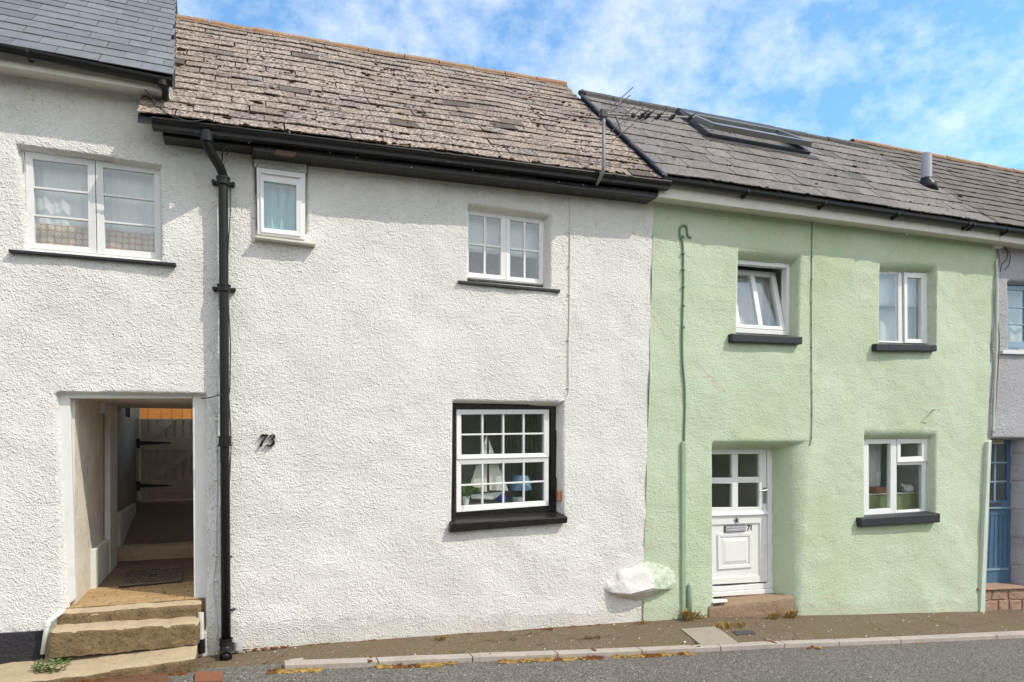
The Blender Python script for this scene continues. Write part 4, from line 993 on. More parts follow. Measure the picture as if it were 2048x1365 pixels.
# ------------------------------ left plinth and steps
pl=MB();xs_=[-7,-1.72]
zt0=pt(0,1271,0).z;zt1=pt(85,1261,0).z
pl.hexa([(-7,-.035,zt0+.15),(pt(88,1261,-.03).x,-.035,zt1),(pt(88,1261,-.03).x,-.035,-.3),(-7,-.035,-.3)],[(-7,.03,zt0+.15),(pt(88,1261,-.03).x,.03,zt1),(pt(88,1261,-.03).x,.03,-.3),(-7,.03,-.3)])
pl.build('plinth','plinth_black',H1,bevel=.006)
GS='stone steps up to the white passage'
def step(front_px,Yf,Yb,zb_back,lab,nu,nv,amp,seed,xl=None,topn=6):
    f=quad(front_px,Yf)
    if xl is not None:
        for i,o in ((0,1),(3,2)):
            kk=(f[i].z-f[o].z)/(f[i].x-f[o].x);f[i]=Vector((xl,Yf,f[o].z+kk*(xl-f[o].x)))
    b=[Vector((f[0].x,Yb,f[0].z+zb_back)),Vector((f[1].x,Yb,f[1].z+zb_back)),Vector((f[2].x,Yb,f[2].z)),Vector((f[3].x,Yb,f[3].z))]
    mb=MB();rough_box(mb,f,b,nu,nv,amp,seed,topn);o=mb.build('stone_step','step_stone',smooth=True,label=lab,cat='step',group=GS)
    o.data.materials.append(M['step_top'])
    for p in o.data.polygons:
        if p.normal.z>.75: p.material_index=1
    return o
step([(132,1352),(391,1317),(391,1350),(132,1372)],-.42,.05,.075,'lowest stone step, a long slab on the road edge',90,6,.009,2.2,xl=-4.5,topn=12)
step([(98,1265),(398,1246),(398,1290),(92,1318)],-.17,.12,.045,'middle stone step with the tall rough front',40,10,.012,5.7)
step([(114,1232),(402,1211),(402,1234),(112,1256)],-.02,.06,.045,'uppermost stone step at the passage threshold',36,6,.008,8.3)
# ------------------------------ passage
xPL=pt(147,1000,.1).x;xPR=pt(387,1000,.1).x;zP0=.455;zC=pt(260,797,.1).z+.02
# timber lining of the opening
ln=MB()
def slab(pts,Y0,Y1):
    q=quad(pts,Y0);ln.hexa(q,[Vector((p.x,Y1,p.z)) for p in q])
slab([(104,783),(139.5,783),(151,1199),(120,1222)],.085,.16)
slab([(139.5,783),(385,783.5),(385,797),(139.5,797)],.085,.16)
slab([(385,783.5),(414,786),(414,1204),(388,1204)],.075,.155)
ln.build('passage_lining','smooth_white',H1,bevel=.006)
pw=MB()
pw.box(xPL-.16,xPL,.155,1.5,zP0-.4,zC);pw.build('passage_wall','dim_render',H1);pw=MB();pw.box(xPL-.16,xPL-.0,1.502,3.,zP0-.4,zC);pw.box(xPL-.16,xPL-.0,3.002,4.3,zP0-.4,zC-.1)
pw.build('passage_wall','shaded_brown',H1)
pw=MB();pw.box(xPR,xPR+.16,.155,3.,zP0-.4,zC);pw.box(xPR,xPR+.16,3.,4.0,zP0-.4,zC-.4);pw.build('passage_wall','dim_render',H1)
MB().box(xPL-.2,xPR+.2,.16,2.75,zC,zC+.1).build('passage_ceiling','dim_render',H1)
MB().box(xPL-.0,xPL+.055,1.56,2.02,zP0,zC).build('pilaster','smooth_white',H1,bevel=.006)
MB().box(xPL-.0,xPL+.05,1.27,1.5,pt(210,828,1.4).z,zC).build('meter_box','smooth_white',H1,bevel=.006)
MB().box(xPL-.0,xPL+.05,.80,1.55,zP0+.0,pt(177,1100,.8).z).build('boxing','smooth_white',H1,bevel=.006)
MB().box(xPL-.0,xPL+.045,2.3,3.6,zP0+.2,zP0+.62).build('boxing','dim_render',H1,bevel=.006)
# floor: pavers, then a stone riser, then rising concrete
fl_=MB();rr=random.Random(12)
def fz(y): return zP0+.012*max(0,y)+.02
y=.05
while y<.75:
    x=xPL-.02-(rr.random()*.2);
    while x<xPR+.05:
        x0=max(x,xPL-.02);x1=min(x+.2,xPR+.05)-.006
        if x1>x0+.02:
            h=rr.uniform(-.003,.003);fl_.hexa([(x0,y,fz(y)+h),(x1,y,fz(y)+h),(x1,y+.094,fz(y)+h),(x0,y+.094,fz(y)+h)],[(x0,y,fz(y)-.05),(x1,y,fz(y)-.05),(x1,y+.094,fz(y)-.05),(x0,y+.094,fz(y)-.05)])
        x+=.2
    y+=.1
fl_.build('passage_paving','paver',kind='structure',bevel=.003)
MB().box(xPL-.1,xPR+.1,.05,2.25,-.2,fz(.0)-.006).build('passage_floor','passage_concrete',kind='structure')
MB().hexa([(xPL-.1,.752,fz(.7)-.004),(xPR+.1,.752,fz(.7)-.004),(xPR+.1,2.25,fz(2.2)+.02),(xPL-.1,2.25,fz(2.2)+.02)],[(xPL-.1,.752,.2),(xPR+.1,.752,.2),(xPR+.1,2.25,.2),(xPL-.1,2.25,.2)]).build('passage_slab','passage_concrete',kind='structure')
zs=pt(236,1098,2.2).z;ze=pt(272,998,4.0).z
f=[Vector((xPL-.05,2.2,zs)),Vector((xPR+.1,2.2,zs+.01)),Vector((xPR+.1,2.2,zs-.3)),Vector((xPL-.05,2.2,zs-.3))];b=[p+Vector((0,.2,0.01 if i<2 else 0)) for i,p in enumerate(f)]
mb=MB();rough_box(mb,f,b,18,4,.006,6.,3);mb.build('passage_kerb_step','step_top',smooth=True,label='low pale stone step inside the dark passage',cat='step')
MB().hexa([(xPL-.1,2.38,zs+.0),(xPR+.9,2.38,zs+.0),(xPR+.9,4.3,ze+.02),(xPL-.9,4.3,ze+.02)],[(xPL-.1,2.38,0),(xPR+.9,2.38,0),(xPR+.9,4.3,0),(xPL-.9,4.3,0)]).build('passage_ramp','passage_concrete',kind='structure')
MB().box(-9,8,4.3,26,ze-.3,ze-.02).build('back_yard','passage_concrete',kind='structure')
# manhole cover
mq=[ptz(250.5,1144.5,fz(1.3)),ptz(367,1136.6,fz(1.3)),ptz(363.5,1165.5,fz(.9)),ptz(237,1176.5,fz(.9))]
mq=[Vector((p.x,p.y,fz(p.y)+.014)) for p in mq]
mh=thing('manhole_cover','patterned iron manhole cover in the passage floor','manhole cover',mq[3])
MB().prism(mq,(0,0,-.03)).build('plate','black_sill',mh)
st=MB()
def mpos(u,v,h): 
    p=mq[0].lerp(mq[1],u).lerp(mq[3].lerp(mq[2],u),v);return p+Vector((0,0,h))
def mbar(u0,v0,u1,v1,w=.012,h=.006):
    a,b=mpos(u0,v0,0),mpos(u1,v1,0);d=(b-a).normalized();n=Vector((-d.y,d.x,0))*w*.5
    st.prism([a+n,b+n,b-n,a-n],(0,0,h))
for k in range(-8,20):
    for sgn in (1,-1):
        for (ua,ub) in ((.04,.40),(.60,.96)):
            # diagonal lattice clipped to each half
            u0,v0,u1,v1=ua,.08,ub,.92;off=k*.075
            xa_=u0+off if sgn>0 else u1-off
            pts=[]
            for v in (v0,v1):
                u=xa_+sgn*(v-v0)*.35;pts.append((u,v))
            (p0,qa_),(p1,qb_)=pts
            if max(p0,p1)<u0 or min(p0,p1)>u1: continue
            def cl(u,v,u2,v2):
                if u<u0: s_=(u0-u)/(u2-u);return u0,v+(v2-v)*s_
                if u>u1: s_=(u1-u)/(u2-u);return u1,v+(v2-v)*s_
                return u,v
            a=cl(p0,qa_,p1,qb_);b=cl(p1,qb_,p0,qa_);mbar(*a,*b)
for a in ((.02,.04,.98,.04),(.02,.96,.98,.96),(.02,.04,.02,.96),(.98,.04,.98,.96),(.42,.2,.42,.8),(.58,.2,.58,.8),(.42,.2,.58,.2),(.42,.8,.58,.8),(.46,.35,.54,.35),(.46,.65,.54,.65)): mbar(*a,.018,.008)
st.build('lattice','iron_cover',mh)
# ledged gate at the far end
YG=4.0
def P4(zx,zy): return (100+zx/5.687,780+zy/5.6875)
gt=thing('ledged_gate','grey ledged half height gate with black strap hinges at the passage end','gate',pt(*P4(1020,1250),YG))
gq=[P4(1022,330),P4(1800,330),P4(1800,1235),P4(1022,1252)]
Qg=quad(gq,YG);bd_=MB();nb=8
qbox(bd_,Qg,.004,.996,.004,.996,.018,.03)
for k in range(nb): qbox(bd_,Qg,k/nb+.016,(k+1)/nb-.016,0,1,-.004,.022)
bd_.build('boarding','grey_timber',gt,bevel=.003)
lg_=MB()
for y0,y1 in ((540,690),(1018,1165)): 
    q=quad([P4(1026,y0),P4(1800,y0),P4(1800,y1),P4(1026,y1)],YG);P=pairs(q,-.022,0);lg_.hexa([p[0] for p in P],[p[1] for p in P])
for (a,b) in (((1060,1015),(1560,690)),((1060,535),(1290,335))):
    q=quad([P4(a[0],a[1]),P4(b[0],b[1]),P4(b[0]+150,b[1]),P4(a[0]+150,a[1])],YG);P=pairs(q,-.020,0);lg_.hexa([p[0] for p in P],[p[1] for p in P])
lg_.build('ledge','grey_timber',gt,bevel=.003)
for y in (605,1090):
    hg=MB();hg.prism([pt(*P4(1025,y-24),YG-.03),pt(*P4(1378,y-6),YG-.03),pt(*P4(1378,y+6),YG-.03),pt(*P4(1025,y+24),YG-.03)],(0,.008,0))
    hg.prism([pt(*P4(978,y-48),YG-.05),pt(*P4(1024,y-48),YG-.05),pt(*P4(1024,y+56),YG-.05),pt(*P4(978,y+56),YG-.05)],(0,.012,0));hg.build('strap_hinge','dark_steel',gt)
fp=MB();q=quad([P4(918,60),P4(1020,60),P4(1020,1254),P4(918,1256)],YG);P=pairs(q,-.035,.07);fp.hexa([p[0] for p in P],[p[1] for p in P]);fp.build('gate_post','grey_timber',H1,bevel=.004)
fp=MB();q=quad([P4(830,0),P4(917,0),P4(917,1260),P4(830,1262)],YG);P=pairs(q,.0,.1);fp.hexa([p[0] for p in P],[p[1] for p in P]);fp.build('gate_dark_gap','black_sill',H1)  # black strip stands in for the dark gap left of the post
# sunny board fence across the yard behind
fy=8.2;bf=MB();bf.box(-6,3,fy+.031,fy+.05,ze-.05,4.55);x=-6.;rr=random.Random(4);x00=pt(200,800,fy).x
while x<3:
    w=rr.choice([.16,.19,.22]);bf.box(x+.003,x+w-.003,fy+rr.uniform(0,.012),fy+.03,ze-.05,4.6);x+=w
bf.build('board_fence','orange_board',label='sunlit orange board fence seen over the grey gate',cat='fence')
# ------------------------------ downpipe of no. 73
P_=[pt(412,262,-.36),pt(412.5,270,-.36),pt(413,287,-.355),pt(418,300,-.32),pt(440,335,-.15),pt(446,352,-.105),pt(446.5,372,-.10)]
low=pt(452.2,1286,-.105)
dp=thing('downpipe','tall black plastic downpipe on the white wall left of the number 73','pipe',Vector((low.x,low.y,gz(low.x,low.y))))
MB().tube(P_+[pt(447.5,560,-.10),pt(449.5,880,-.10),low],.0415,18).build('pipe','black_plastic',dp,smooth=True)
for i,(a,b,y1) in enumerate(((446.3,355,370),(448,570,583),(449.7,873,893),(452,1277,1290))):
    c=MB();p0=pt(a,b,-.10);p1=pt(a+.1,y1,-.10);c.tube([p0,p1],.055,18);c.tube([p0+Vector((0,0,-.0)),p0+Vector((0,0,-.015))],.060,18);c.tube([p1,p1+Vector((0,0,.015))],.060,18)
    m=(p0+p1)/2
    if i<2:
        c.box(m.x-.092,m.x+.092,-.03,.0,m.z-.018,m.z+.018)
        for sx_ in (-.084,.084): c.tube([m+Vector((sx_,.085,0)),m+Vector((sx_,.03,0))],.017,8)
    c.build('collar','black_plastic',dp,smooth=False)
c=MB();c.tube([pt(412.6,266,-.36),pt(413,284,-.357)],.054,18);c.build('outlet','black_plastic',dp)
sh=MB();sh.tube([low,low+Vector((0,-.01,-.05)),low+Vector((0,-.05,-.085)),low+Vector((0,-.11,-.10))],.052,18,cap=False);sh.tube([low+Vector((0,-.11,-.10)),low+Vector((0,-.108,-.10))],.040,18);sh.build('shoe','black_plastic',dp,smooth=True)
tx=thing('rain_swan_neck','short black pipe offset below the corner of the slate roof gutter','pipe',pt(326,185,-.3))
MB().tube([pt(326,160,-.29),pt(326,172,-.29),pt(331,183,-.26),pt(330,200,-.22)],[.034,.034,.028,.028],14).build('pipe','black_plastic',tx,smooth=True)
MB().tube([pt(326,163,-.29),pt(326.3,173,-.29)],.041,14).build('collar','black_plastic',tx)
# cables
def cable(name,pts,r,mat,label,cat='cable',clips=None,clipmat='cable_white',dens=6,n=6):
    P=[Vector(p) for p in pts];out=[]
    for i in range(len(P)-1):
        a=P[max(i-1,0)];b=P[i];c=P[i+1];d=P[min(i+2,len(P)-1)]
        for k in range(dens):
            t=k/dens;out.append(.5*((2*b)+(c-a)*t+(2*a-5*b+4*c-d)*t*t+(-a+3*b-3*c+d)*t**3))
    out.append(P[-1]);mb=MB().tube(out,r,n)
    if clips:
        for q in clips: mb.blob(q,r*1.9,1,.0)
    return mb.build(name,mat,label=label,cat=cat,smooth=True)
def wp(px,py,seed,off=.012):
    p=pt(px,py,0);return Vector((p.x,ys(p.x,p.z,seed)-off,p.z))
cable('cable',[pt(453,312,-.2),pt(462,290,-.22),pt(447,300,-.22),pt(444,322,-.17)],.006,'cable_black','short black cable loop hanging at the top of the downpipe')
cable('cable',[wp(460,a,S2,.012) if False else pt(458+3*math.sin(a*.02),a,-.06) for a in (365,420,480,540,600,680,740,790)]+[pt(440,790,-.15),pt(418,796,-.12),pt(402,797,-.03)],.005,'cable_black','thin black cable down the right side of the downpipe to the passage corner')
cable('cable',[pt(460+2*math.sin(a*.03),a,-.06) for a in (800,860,900,950,1000)],.005,'cable_black','thin black cable hugging the downpipe at the height of the number 73')
cable('cable',[wp(418+14*min(1,max(0,(a-790)/50))+1.5*math.sin(a*.021)-(6 if a>1160 else 0)*max(0,min(1,(1240-a)/60)),a,S1,.012) for a in (795,830,870,930,1000,1060,1120,1170,1200,1240,1278)],.008,'cable_white','white cable running down the narrow wall left of the downpipe',clips=[wp(432,a,S1,.016) for a in (840,900,960,1010,1060,1110,1160)])
cable('cable',[wp(1140-4*math.sin((a-400)/400),a,S2,.010) for a in (398,450,520,600,680,760,785)]+[wp(1128,800,S2,.02),wp(1112,806,S2,-.03)],.006,'cable_white','white cable from the eaves down to the corner of the black framed window',clips=[wp(1138-4*math.sin((a-400)/400),a,S2,.012) for a in (403,466,533,590,680,776)])
cable('cable',[wp(x,y,S3,.012) for x,y in ((1381,477),(1374,472),(1372,455),(1366,452),(1359,456),(1359,475),(1364,490),(1365,560),(1363,640),(1363,720),(1368,790),(1367,900))],.012,'cable_green','green painted cable with a hooked top on the green wall',clips=[wp(1364,a,S3,.014) for a in (475,508,540,575,612,655)],clipmat='cable_green')
cable('cable',[wp(1622,a,S3,.010) for a in (440,520,600,680,740,800,850)]+[wp(1620,884,S3,.010),wp(1617,892,S3,.0)],.006,'cable_green','thin dark green cable between the two upper windows of the green wall',clips=[wp(1622,a,S3,.012) for a in range(470,880,45)])
cable('cable',[wp(x,y,S4,.02) for x,y in ((1993,500),(1997,520),(1993,545),(1991,620),(1995,680),(1992,760),(1988,840),(1979,880))],.008,'copper_brown','brown cable down the joint between green and lilac walls')
cable('cable',[wp(x,y,S4,.03) for x,y in ((2006,497),(2012,507),(2010,520),(2000,530),(1997,545))],.006,'cable_black','black cable looping left below the white junction box')
cable('cable',[wp(x,y,S4,.03) for x,y in ((2008,497),(2016,508),(2017,520),(2014,532),(2007,540))],.006,'cable_black','black cable end hanging free below the white junction box')
p=pt(1998,490,-.04);mb=MB();mb.hexa(quad([(1992,486),(2006,487),(2006,497),(1992,496)],-.06),[q+Vector((0,.07,0)) for q in quad([(1992,486),(2006,487),(2006,497),(1992,496)],-.06)]);mb.build('junction_box','white_plastic',bevel=.004,label='small white junction box under the eaves of the lilac cottage',cat='box')
cable('overflow_pipe',[wp(x,y,S4,.035) for x,y in ((1989,520),(1989,600),(1988,700),(1986,800),(1982,866))],.016,'conduit_pale','thin pale pipe on the joint above the blue door','pipe',n=10)
mb=MB();q=[(1977,884),(1984,880),(1970,1227),(1961,1227)];a=quad(q,-.055);mb.hexa(a,[v+Vector((0,.06,0)) for v in a]);mb.build('conduit','conduit_pale',bevel=.008,label='pale green boxed conduit on the wall edge beside the blue door',cat='conduit')
mb=MB();q=[(1364,884),(1372.5,884),(1372.5,1246),(1364,1247)];a=quad(q,-.034);mb.hexa(a,[v+Vector((0,.05,0)) for v in a]);mb.build('conduit','conduit_green',bevel=.01,label='long green boxed conduit on the green wall beside the painted boulder',cat='conduit')
p=pt(1380,1168,-.03);pb=pt(1377,1242,-.03);mb=MB();mb.tube([pb,p-Vector((0,0,.02)),p],[.036,.034,.022],14);mb.build('pipe_stub','conduit_green',smooth=True,label='thick green pipe stub low on the wall right of the long conduit',cat='pipe')
# white waste pipes left of the passage
wpz=thing('waste_pipe','white waste pipe sloping then dropping left of the stone steps','pipe',pt(86,1310,-.1))
MB().tube([pt(126,1222,-.03),pt(112,1232,-.07),pt(97,1244,-.09),pt(94,1252,-.09),pt(86,1308,-.10)],.021,14).build('pipe','white_plastic',wpz,smooth=True)
MB().tube([pt(95,1242,-.09),pt(93.5,1252,-.09)],.027,14).build('collar','white_plastic',wpz)
MB().tube([pt(402,1226,-.05),pt(403,1279,-.05)],.024,14).build('waste_pipe','cream_board',smooth=False,label='short cream pipe with black foot at the right end of the steps',cat='pipe')
MB().tube([pt(403,1278,-.05),pt(404,1306,-.05)],.029,14).build('drain_socket','black_plastic',label='black pipe socket at the right end of the steps',cat='pipe')
MB().tube([pt(474.5,1283,-.05),pt(475,1300,-.05)],.036,14,cap=True).build('pipe_stub','grey_plastic',smooth=False,label='pale grey pipe stub in the pavement right of the downpipe foot',cat='pipe')
# thickened render pier between passage and downpipe
# hooks
MB().tube([pt(463,1113,0.),pt(455,1117,-.06)],.010,8).build('wall_bolt','dark_steel',label='upper dark bolt sticking out of the wall beside the downpipe',cat='bolt')
MB().tube([pt(470,1218,0.),pt(463,1220,-.05)],.012,8).build('wall_bolt','dark_steel',label='lower dark bolt sticking out of the wall beside the downpipe',cat='bolt')
hk=MB();hk.tube([wp(1868,820,S3,0),pt(1868,820,-.10),pt(1880,820.5,-.10)],.009,8);hk.build('wall_hook','conduit_green',label='rusty hook sticking out above the lower green wall window',cat='hook')
# copper coloured bracket beside sash window
mb=MB();q=quad([(1114.5,981),(1125,981),(1125,1003),(1115,1003)],.03);mb.hexa(q,[v+Vector((0,.05,0)) for v in q]);mb.build('latch_block','copper_brown',bevel=.008,label='small copper brown block on the reveal beside the black window frame',cat='block')
# camera dome
mb=MB();mb.blob(pt(1814,467,-.03),.03,2,0);mb.build('sensor','white_plastic',label='small white round sensor under the eaves of the green wall',cat='sensor',smooth=True)
# ------------------------------ house numbers
def stroke(mb,pts,ws,Yc,th=.012):
    """ribbon of varying width in the wall plane, extruded towards the street"""
    L=[];Rr=[]
    for i,p in enumerate(pts):
        a=pts[max(i-1,0)];b=pts[min(i+1,len(pts)-1)];d=Vector((b[0]-a[0],b[1]-a[1])).normalized();n=Vector((-d.y,d.x))*ws[i]*.5
        L.append((p[0]+n.x,p[1]+n.y));Rr.append((p[0]-n.x,p[1]-n.y))
    for i in range(len(pts)-1):
        q=[L[i],L[i+1],Rr[i+1],Rr[i]];mb.hexa([Vector((a,Yc-th,b)) for a,b in q],[Vector((a,Yc+th,b)) for a,b in q])
n7=pt(516,893,0);n1=pt(551,870,0);hN=n1.z-n7.z;sc0=hN
hn=thing('house_number','black italic metal house number 73 on the white wall','sign',Vector((n7.x,-.03,n7.z)))
def loc(x,y): return (n7.x+(x+.22*y)*sc0,n7.z+y*sc0)
Y7=ys(n7.x+.08,n7.z+.05,S2)-.022
m7=MB();stroke(m7,[loc(*p) for p in ((.02,.78),(.05,.93),(.25,.97),(.42,.93),(.62,1.0))],[.09*sc0,.17*sc0,.19*sc0,.18*sc0,.09*sc0],Y7)
stroke(m7,[loc(*p) for p in ((.62,1.0),(.42,.68),(.27,.36),(.20,.0))],[.09*sc0,.13*sc0,.18*sc0,.24*sc0],Y7+.0007);m7.build('digit','black_gloss',hn)
m3=MB();arc=[(.78,.86),(.86,.97),(1.0,1.0),(1.12,.93),(1.14,.80),(1.06,.66),(.94,.58)];stroke(m3,[loc(*p) for p in arc],[1.45*w*sc0 for w in (.13,.07,.06,.11,.15,.10,.05)],Y7)
arc=[(.94,.58),(1.1,.55),(1.2,.42),(1.2,.22),(1.08,.06),(.9,.0),(.74,.05),(.68,.16)];stroke(m3,[loc(*p) for p in arc],[1.45*w*sc0 for w in (.05,.08,.14,.17,.12,.07,.08,.15)],Y7+.0007);m3.build('digit','black_gloss',hn)
d0=pt(*P2(457,688),RD+.012);hD=pt(*P2(457,650),RD+.012).z-d0.z
hn=thing('house_number','plain black house number 71 on the white stable door','sign',Vector((d0.x,RD,d0.z)))
def loc2(x,y): return (d0.x+x*hD,d0.z+y*hD)
m7=MB();stroke(m7,[loc2(0,.95),loc2(.62,.95)],[.13*hD]*2,RD+.010,.004);stroke(m7,[loc2(.58,.97),loc2(.12,0)],[.14*hD]*2,RD+.0095,.004);m7.build('digit','black_gloss',hn)
m1=MB();stroke(m1,[loc2(.92,1.02),loc2(.92,.02)],[.13*hD]*2,RD+.010,.004);m1.build('digit','black_gloss',hn)
# ------------------------------ painted boulder
def boulder():
    c=pt(1284,1172,-.03);bm=bmesh.new();bmesh.ops.create_icosphere(bm,subdivisions=5,radius=1)
    a=pt(1218,1150,-.05).x;b=pt(1345,1150,-.05).x;w=(b-a)/2;h=(pt(1284,1122,-.05).z-pt(1284,1202,-.05).z)/2
    mb=MB();vs=[]
    for v in bm.verts:
        p=v.co.copy()
        # chisel: flat sloping top, undercut bottom, pointed left end
        for n,dd in ((Vector((-.15,-.75,.65)),.62),(Vector((.1,-.55,-.82)),.55),(Vector((-.75,-.5,.3)),.78),(Vector((.7,-.7,.1)),.72),(Vector((-.6,-.2,-.75)),.60)):
            n=n.normalized();k=p.dot(n)-dd
            if k>0: p-=n*k*.93
        k=1+.10*mnoise.noise(p*2.3+Vector((4,1,0)))+.045*mnoise.noise(p*5)+.02*mnoise.noise(p*12)+.012*mnoise.noise(p*28)
        p*=k;sh=.22*p.x
        vs.append((c.x+p.x*w*1.12,c.y+.03+p.y*.17,c.z+(p.z*1.0+sh*.7)*h*1.05))
    fs=[[v.index for v in f.verts] for f in bm.faces];bm.free();mb.add(vs,fs)
    return mb.build('boulder','boulder',smooth=True,label='large boulder jutting from the wall foot, painted half white half green',cat='boulder')
boulder()
# ------------------------------ TV aerial
YA=-.41
base=pt(1193,370,-.22)
ae=thing('tv_aerial','grey television aerial on a bent mast at the white cottage eaves','aerial',base)
MB().tube([base,pt(1198,360,-.33),pt(1206,343,YA),pt(1207.5,330,YA),pt(1207.5,222,YA)],.019,12).build('mast','aerial_grey',ae,smooth=True)
bm0=pt(1199,228.5,YA);bm1=pt(1388,235.5,YA)
MB().tube([bm0,bm1],.012,8).build('boom','aerial_grey',ae)
MB().box(pt(1207,228,YA).x-.035,pt(1207,228,YA).x+.035,YA-.03,YA+.03,pt(1207,232,YA).z-.02,pt(1207,224,YA).z+.02).build('clamp','dark_steel',ae,bevel=.004)
def bpos(px_): 
    x=pt(px_,230,YA).x;return bm0.lerp(bm1,(x-bm0.x)/(bm1.x-bm0.x))
el=MB();dk=MB()
c=bpos(1231);au=pt(1243,196,YA);ad=pt(1244,267,YA)
el.tube([au,c,ad],.012,8)
for p in (au,c.lerp(au,.55),ad,c.lerp(ad,.55)): el.tube([p+Vector((0,-.24,0)),p+Vector((0,.24,0))],.005,6)
for px_,L in ((1250,.22),(1268,.21)): 
    p=bpos(px_);el.tube([p+Vector((0,-L,0)),p+Vector((0,L,0))],.0055,6)
el.build('reflector','aerial_grey',ae)
for px_,L in ((1266,.03),(1284,.16),(1295,.15),(1317,.14),(1345,.135),(1380,.13)):
    p=bpos(px_);e=MB();e.tube([p+Vector((0,-L,0)),p+Vector((0,L,0))],.0045,6);e.tube([p+Vector((0,-L*.5,0)),p+Vector((0,L*.32,0))],[.010,.026],6);e.blob(p,.032,1,0);e.build('director','dark_steel',ae)
cable('cable',[pt(1240,378,-.235),pt(1130,368,-.23),pt(1050,353,-.23),pt(960,340,-.235),pt(880,326,-.23),pt(780,318,-.23),pt(660,308,-.23),pt(560,293,-.235)],.004,'cable_black','thin black aerial cable draped along the black fascia')
cable('cable',[pt(290,180,-.2),pt(312,206,-.28),pt(320,218,-.30),pt(345,232,-.38),pt(380,243,-.38),pt(420,238,-.37)],.005,'dark_steel','grey cable sagging over the left end of the black gutter')
# ------------------------------ things in the windows
def curtain(Q,u0,u1,v0,v1,Y,mat,label,folds,amp,cat='curtain',name='curtain',n=60):
    mb=MB();m=6
    for i in range(n+1):
        u=u0+(u1-u0)*i/n
        for j in range(m+1):
            v=v0+(v1-v0)*j/m;p=lerpq(Q,u,v);yy_=Y+amp*math.sin(i/n*folds*6.28+.4*math.sin(i*.9)+.25*j)+amp*.4*math.sin(i/n*folds*2.3*6.28)
            mb.v.append((p.x,yy_,p.z))
    for i in range(n):
        for j in range(m): mb.f.append((i*(m+1)+j,i*(m+1)+j+1,(i+1)*(m+1)+j+1,(i+1)*(m+1)+j))
    o=mb.build(name,mat,label=label,cat=cat,recalc=False,smooth=True)
    s=o.modifiers.new('thick','SOLIDIFY');s.thickness=.003;return o
curtain(q1,.03,.98,0,.84,.22,'voile_grey','pale net curtain in the left cottage casement window',7,.012)
curtain(q1,.03,.98,.70,1.,.19,'patterned','orange and cream patterned cafe curtain at the foot of the casement window',6,.010)
curtain(q2,-.05,1.05,-.02,1.02,.06,'teal_cloth','pale teal curtain behind the little window by the eaves',5,.018)
curtain(q3,-.05,1.05,0,.56,.26,'voile','pale blind in the upper half of the white wall four pane window',1,.001,'blind','blind')
curtain(q3,-.05,1.05,.50,1.03,.85,'voile_grey','grey net curtain in the lower half of the white wall four pane window',6,.012)
curtain(q5,-.05,1.05,.05,1.03,.46,'voile_grey','pale net curtain behind the tilted open window of the green cottage',6,.012)
curtain(q6,-.05,1.05,0,.46,.27,'voile','pale blind in the upper right window of the green cottage',1,.001,'blind','blind')
curtain(q6,-.05,1.05,.40,1.03,.40,'voile_grey','grey net curtain in the upper right window of the green cottage',6,.014)
curtain(q7,.08,.50,-.02,.70,.36,'voile_grey','grey curtain at the left of the lower green cottage window',5,.012)
curtain(q8,-.05,1.05,0,1.03,.34,'voile_grey','grey net curtain in the lilac cottage window',6,.012)
curtain(q4,.76,.97,0,1.0,.60,'drab_green','dark green curtain at the right inside the black framed window',5,.015)
# ledge inside the sash window
zl=pt(1000,1009,.22).z
lx0=q4[0].x;lx1=q4[1].x
MB().box(lx0-.05,lx1+.05,.19,.62,zl-.06,zl-.012).build('window_board','pot_white',w4)
def WB(px,py,Y): return pt(px,py,Y)
bY=.225
boat=thing('model_boat','model sailing boat with cream sails on the window board','model boat',pt(978,1000,bY))
hl=[pt(x,y,bY) for x,y in ((940,990),(1013,983),(1004,993),(985,1000),(952,1003),(944,998))]
hb_=MB();hb_.hexa([hl[0]+Vector((0,-.03,0)),hl[1]+Vector((0,-.01,0)),hl[3]+Vector((0,-.012,0)),hl[5]+Vector((0,-.01,0))],[hl[0]+Vector((0,.05,0)),hl[1]+Vector((0,.03,0)),hl[3]+Vector((0,.02,0)),hl[5]+Vector((0,.02,0))])
hb_.build('hull','pot_white',boat,bevel=.008)
MB().tube([pt(976.5,990,bY),pt(976,861,bY)],.0035,8).build('mast','brown_wood',boat)
MB().prism([pt(974,870,bY),pt(974,984,bY),pt(936,982,bY),pt(955,925,bY)],(0,.004,0)).build('mainsail','pale_sail',boat)
MB().prism([pt(978,880,bY-.01),pt(1017,982,bY-.01),pt(979,981,bY-.01)],(0,.004,0)).build('foresail','pale_sail',boat)
lY=.30
lamp=thing('table_lamp','small table lamp with a pale blue shade on the window board','lamp',pt(1041,1003,lY))
p0=pt(1042,951,lY);p1=pt(1042,980,lY);MB().tube([p1,p0],[.125,.085],20,cap=False).build('lamp_shade','blue_cloth',lamp,smooth=True)
pb=pt(1042,1004,lY);MB().tube([pb,pb+Vector((0,0,.015)),pb+Vector((0,0,.02)),p0],[.045,.045,.010,.008],12).build('lamp_base','brown_wood',lamp,smooth=True)
pt_=thing('pot_plant','leafy plant in a white pot at the left of the window board','plant',pt(931,1010,.36))
a=pt(931,1010,.22);b=pt(931,993,.22);MB().tube([a,b],[.034,.045],16).build('pot','pot_white',pt_,smooth=False)
lf=MB();r_=random.Random(5)
for k in range(26):
    an=r_.uniform(0,6.28);l=r_.uniform(.08,.24);dr=Vector((math.cos(an)*.8,math.sin(an)*.3,r_.uniform(-.1,1.3))).normalized();m_=b+dr*l*.6+Vector((0,0,.02));t=b+dr*l+Vector((0,0,-.03));w=Vector((-math.sin(an)*.3-.4,.1,.35)).normalized()*.016
    lf.add([b,m_+w,t,m_-w],[(0,1,2,3)])
lf.build('foliage','leaf_green',pt_,recalc=False)
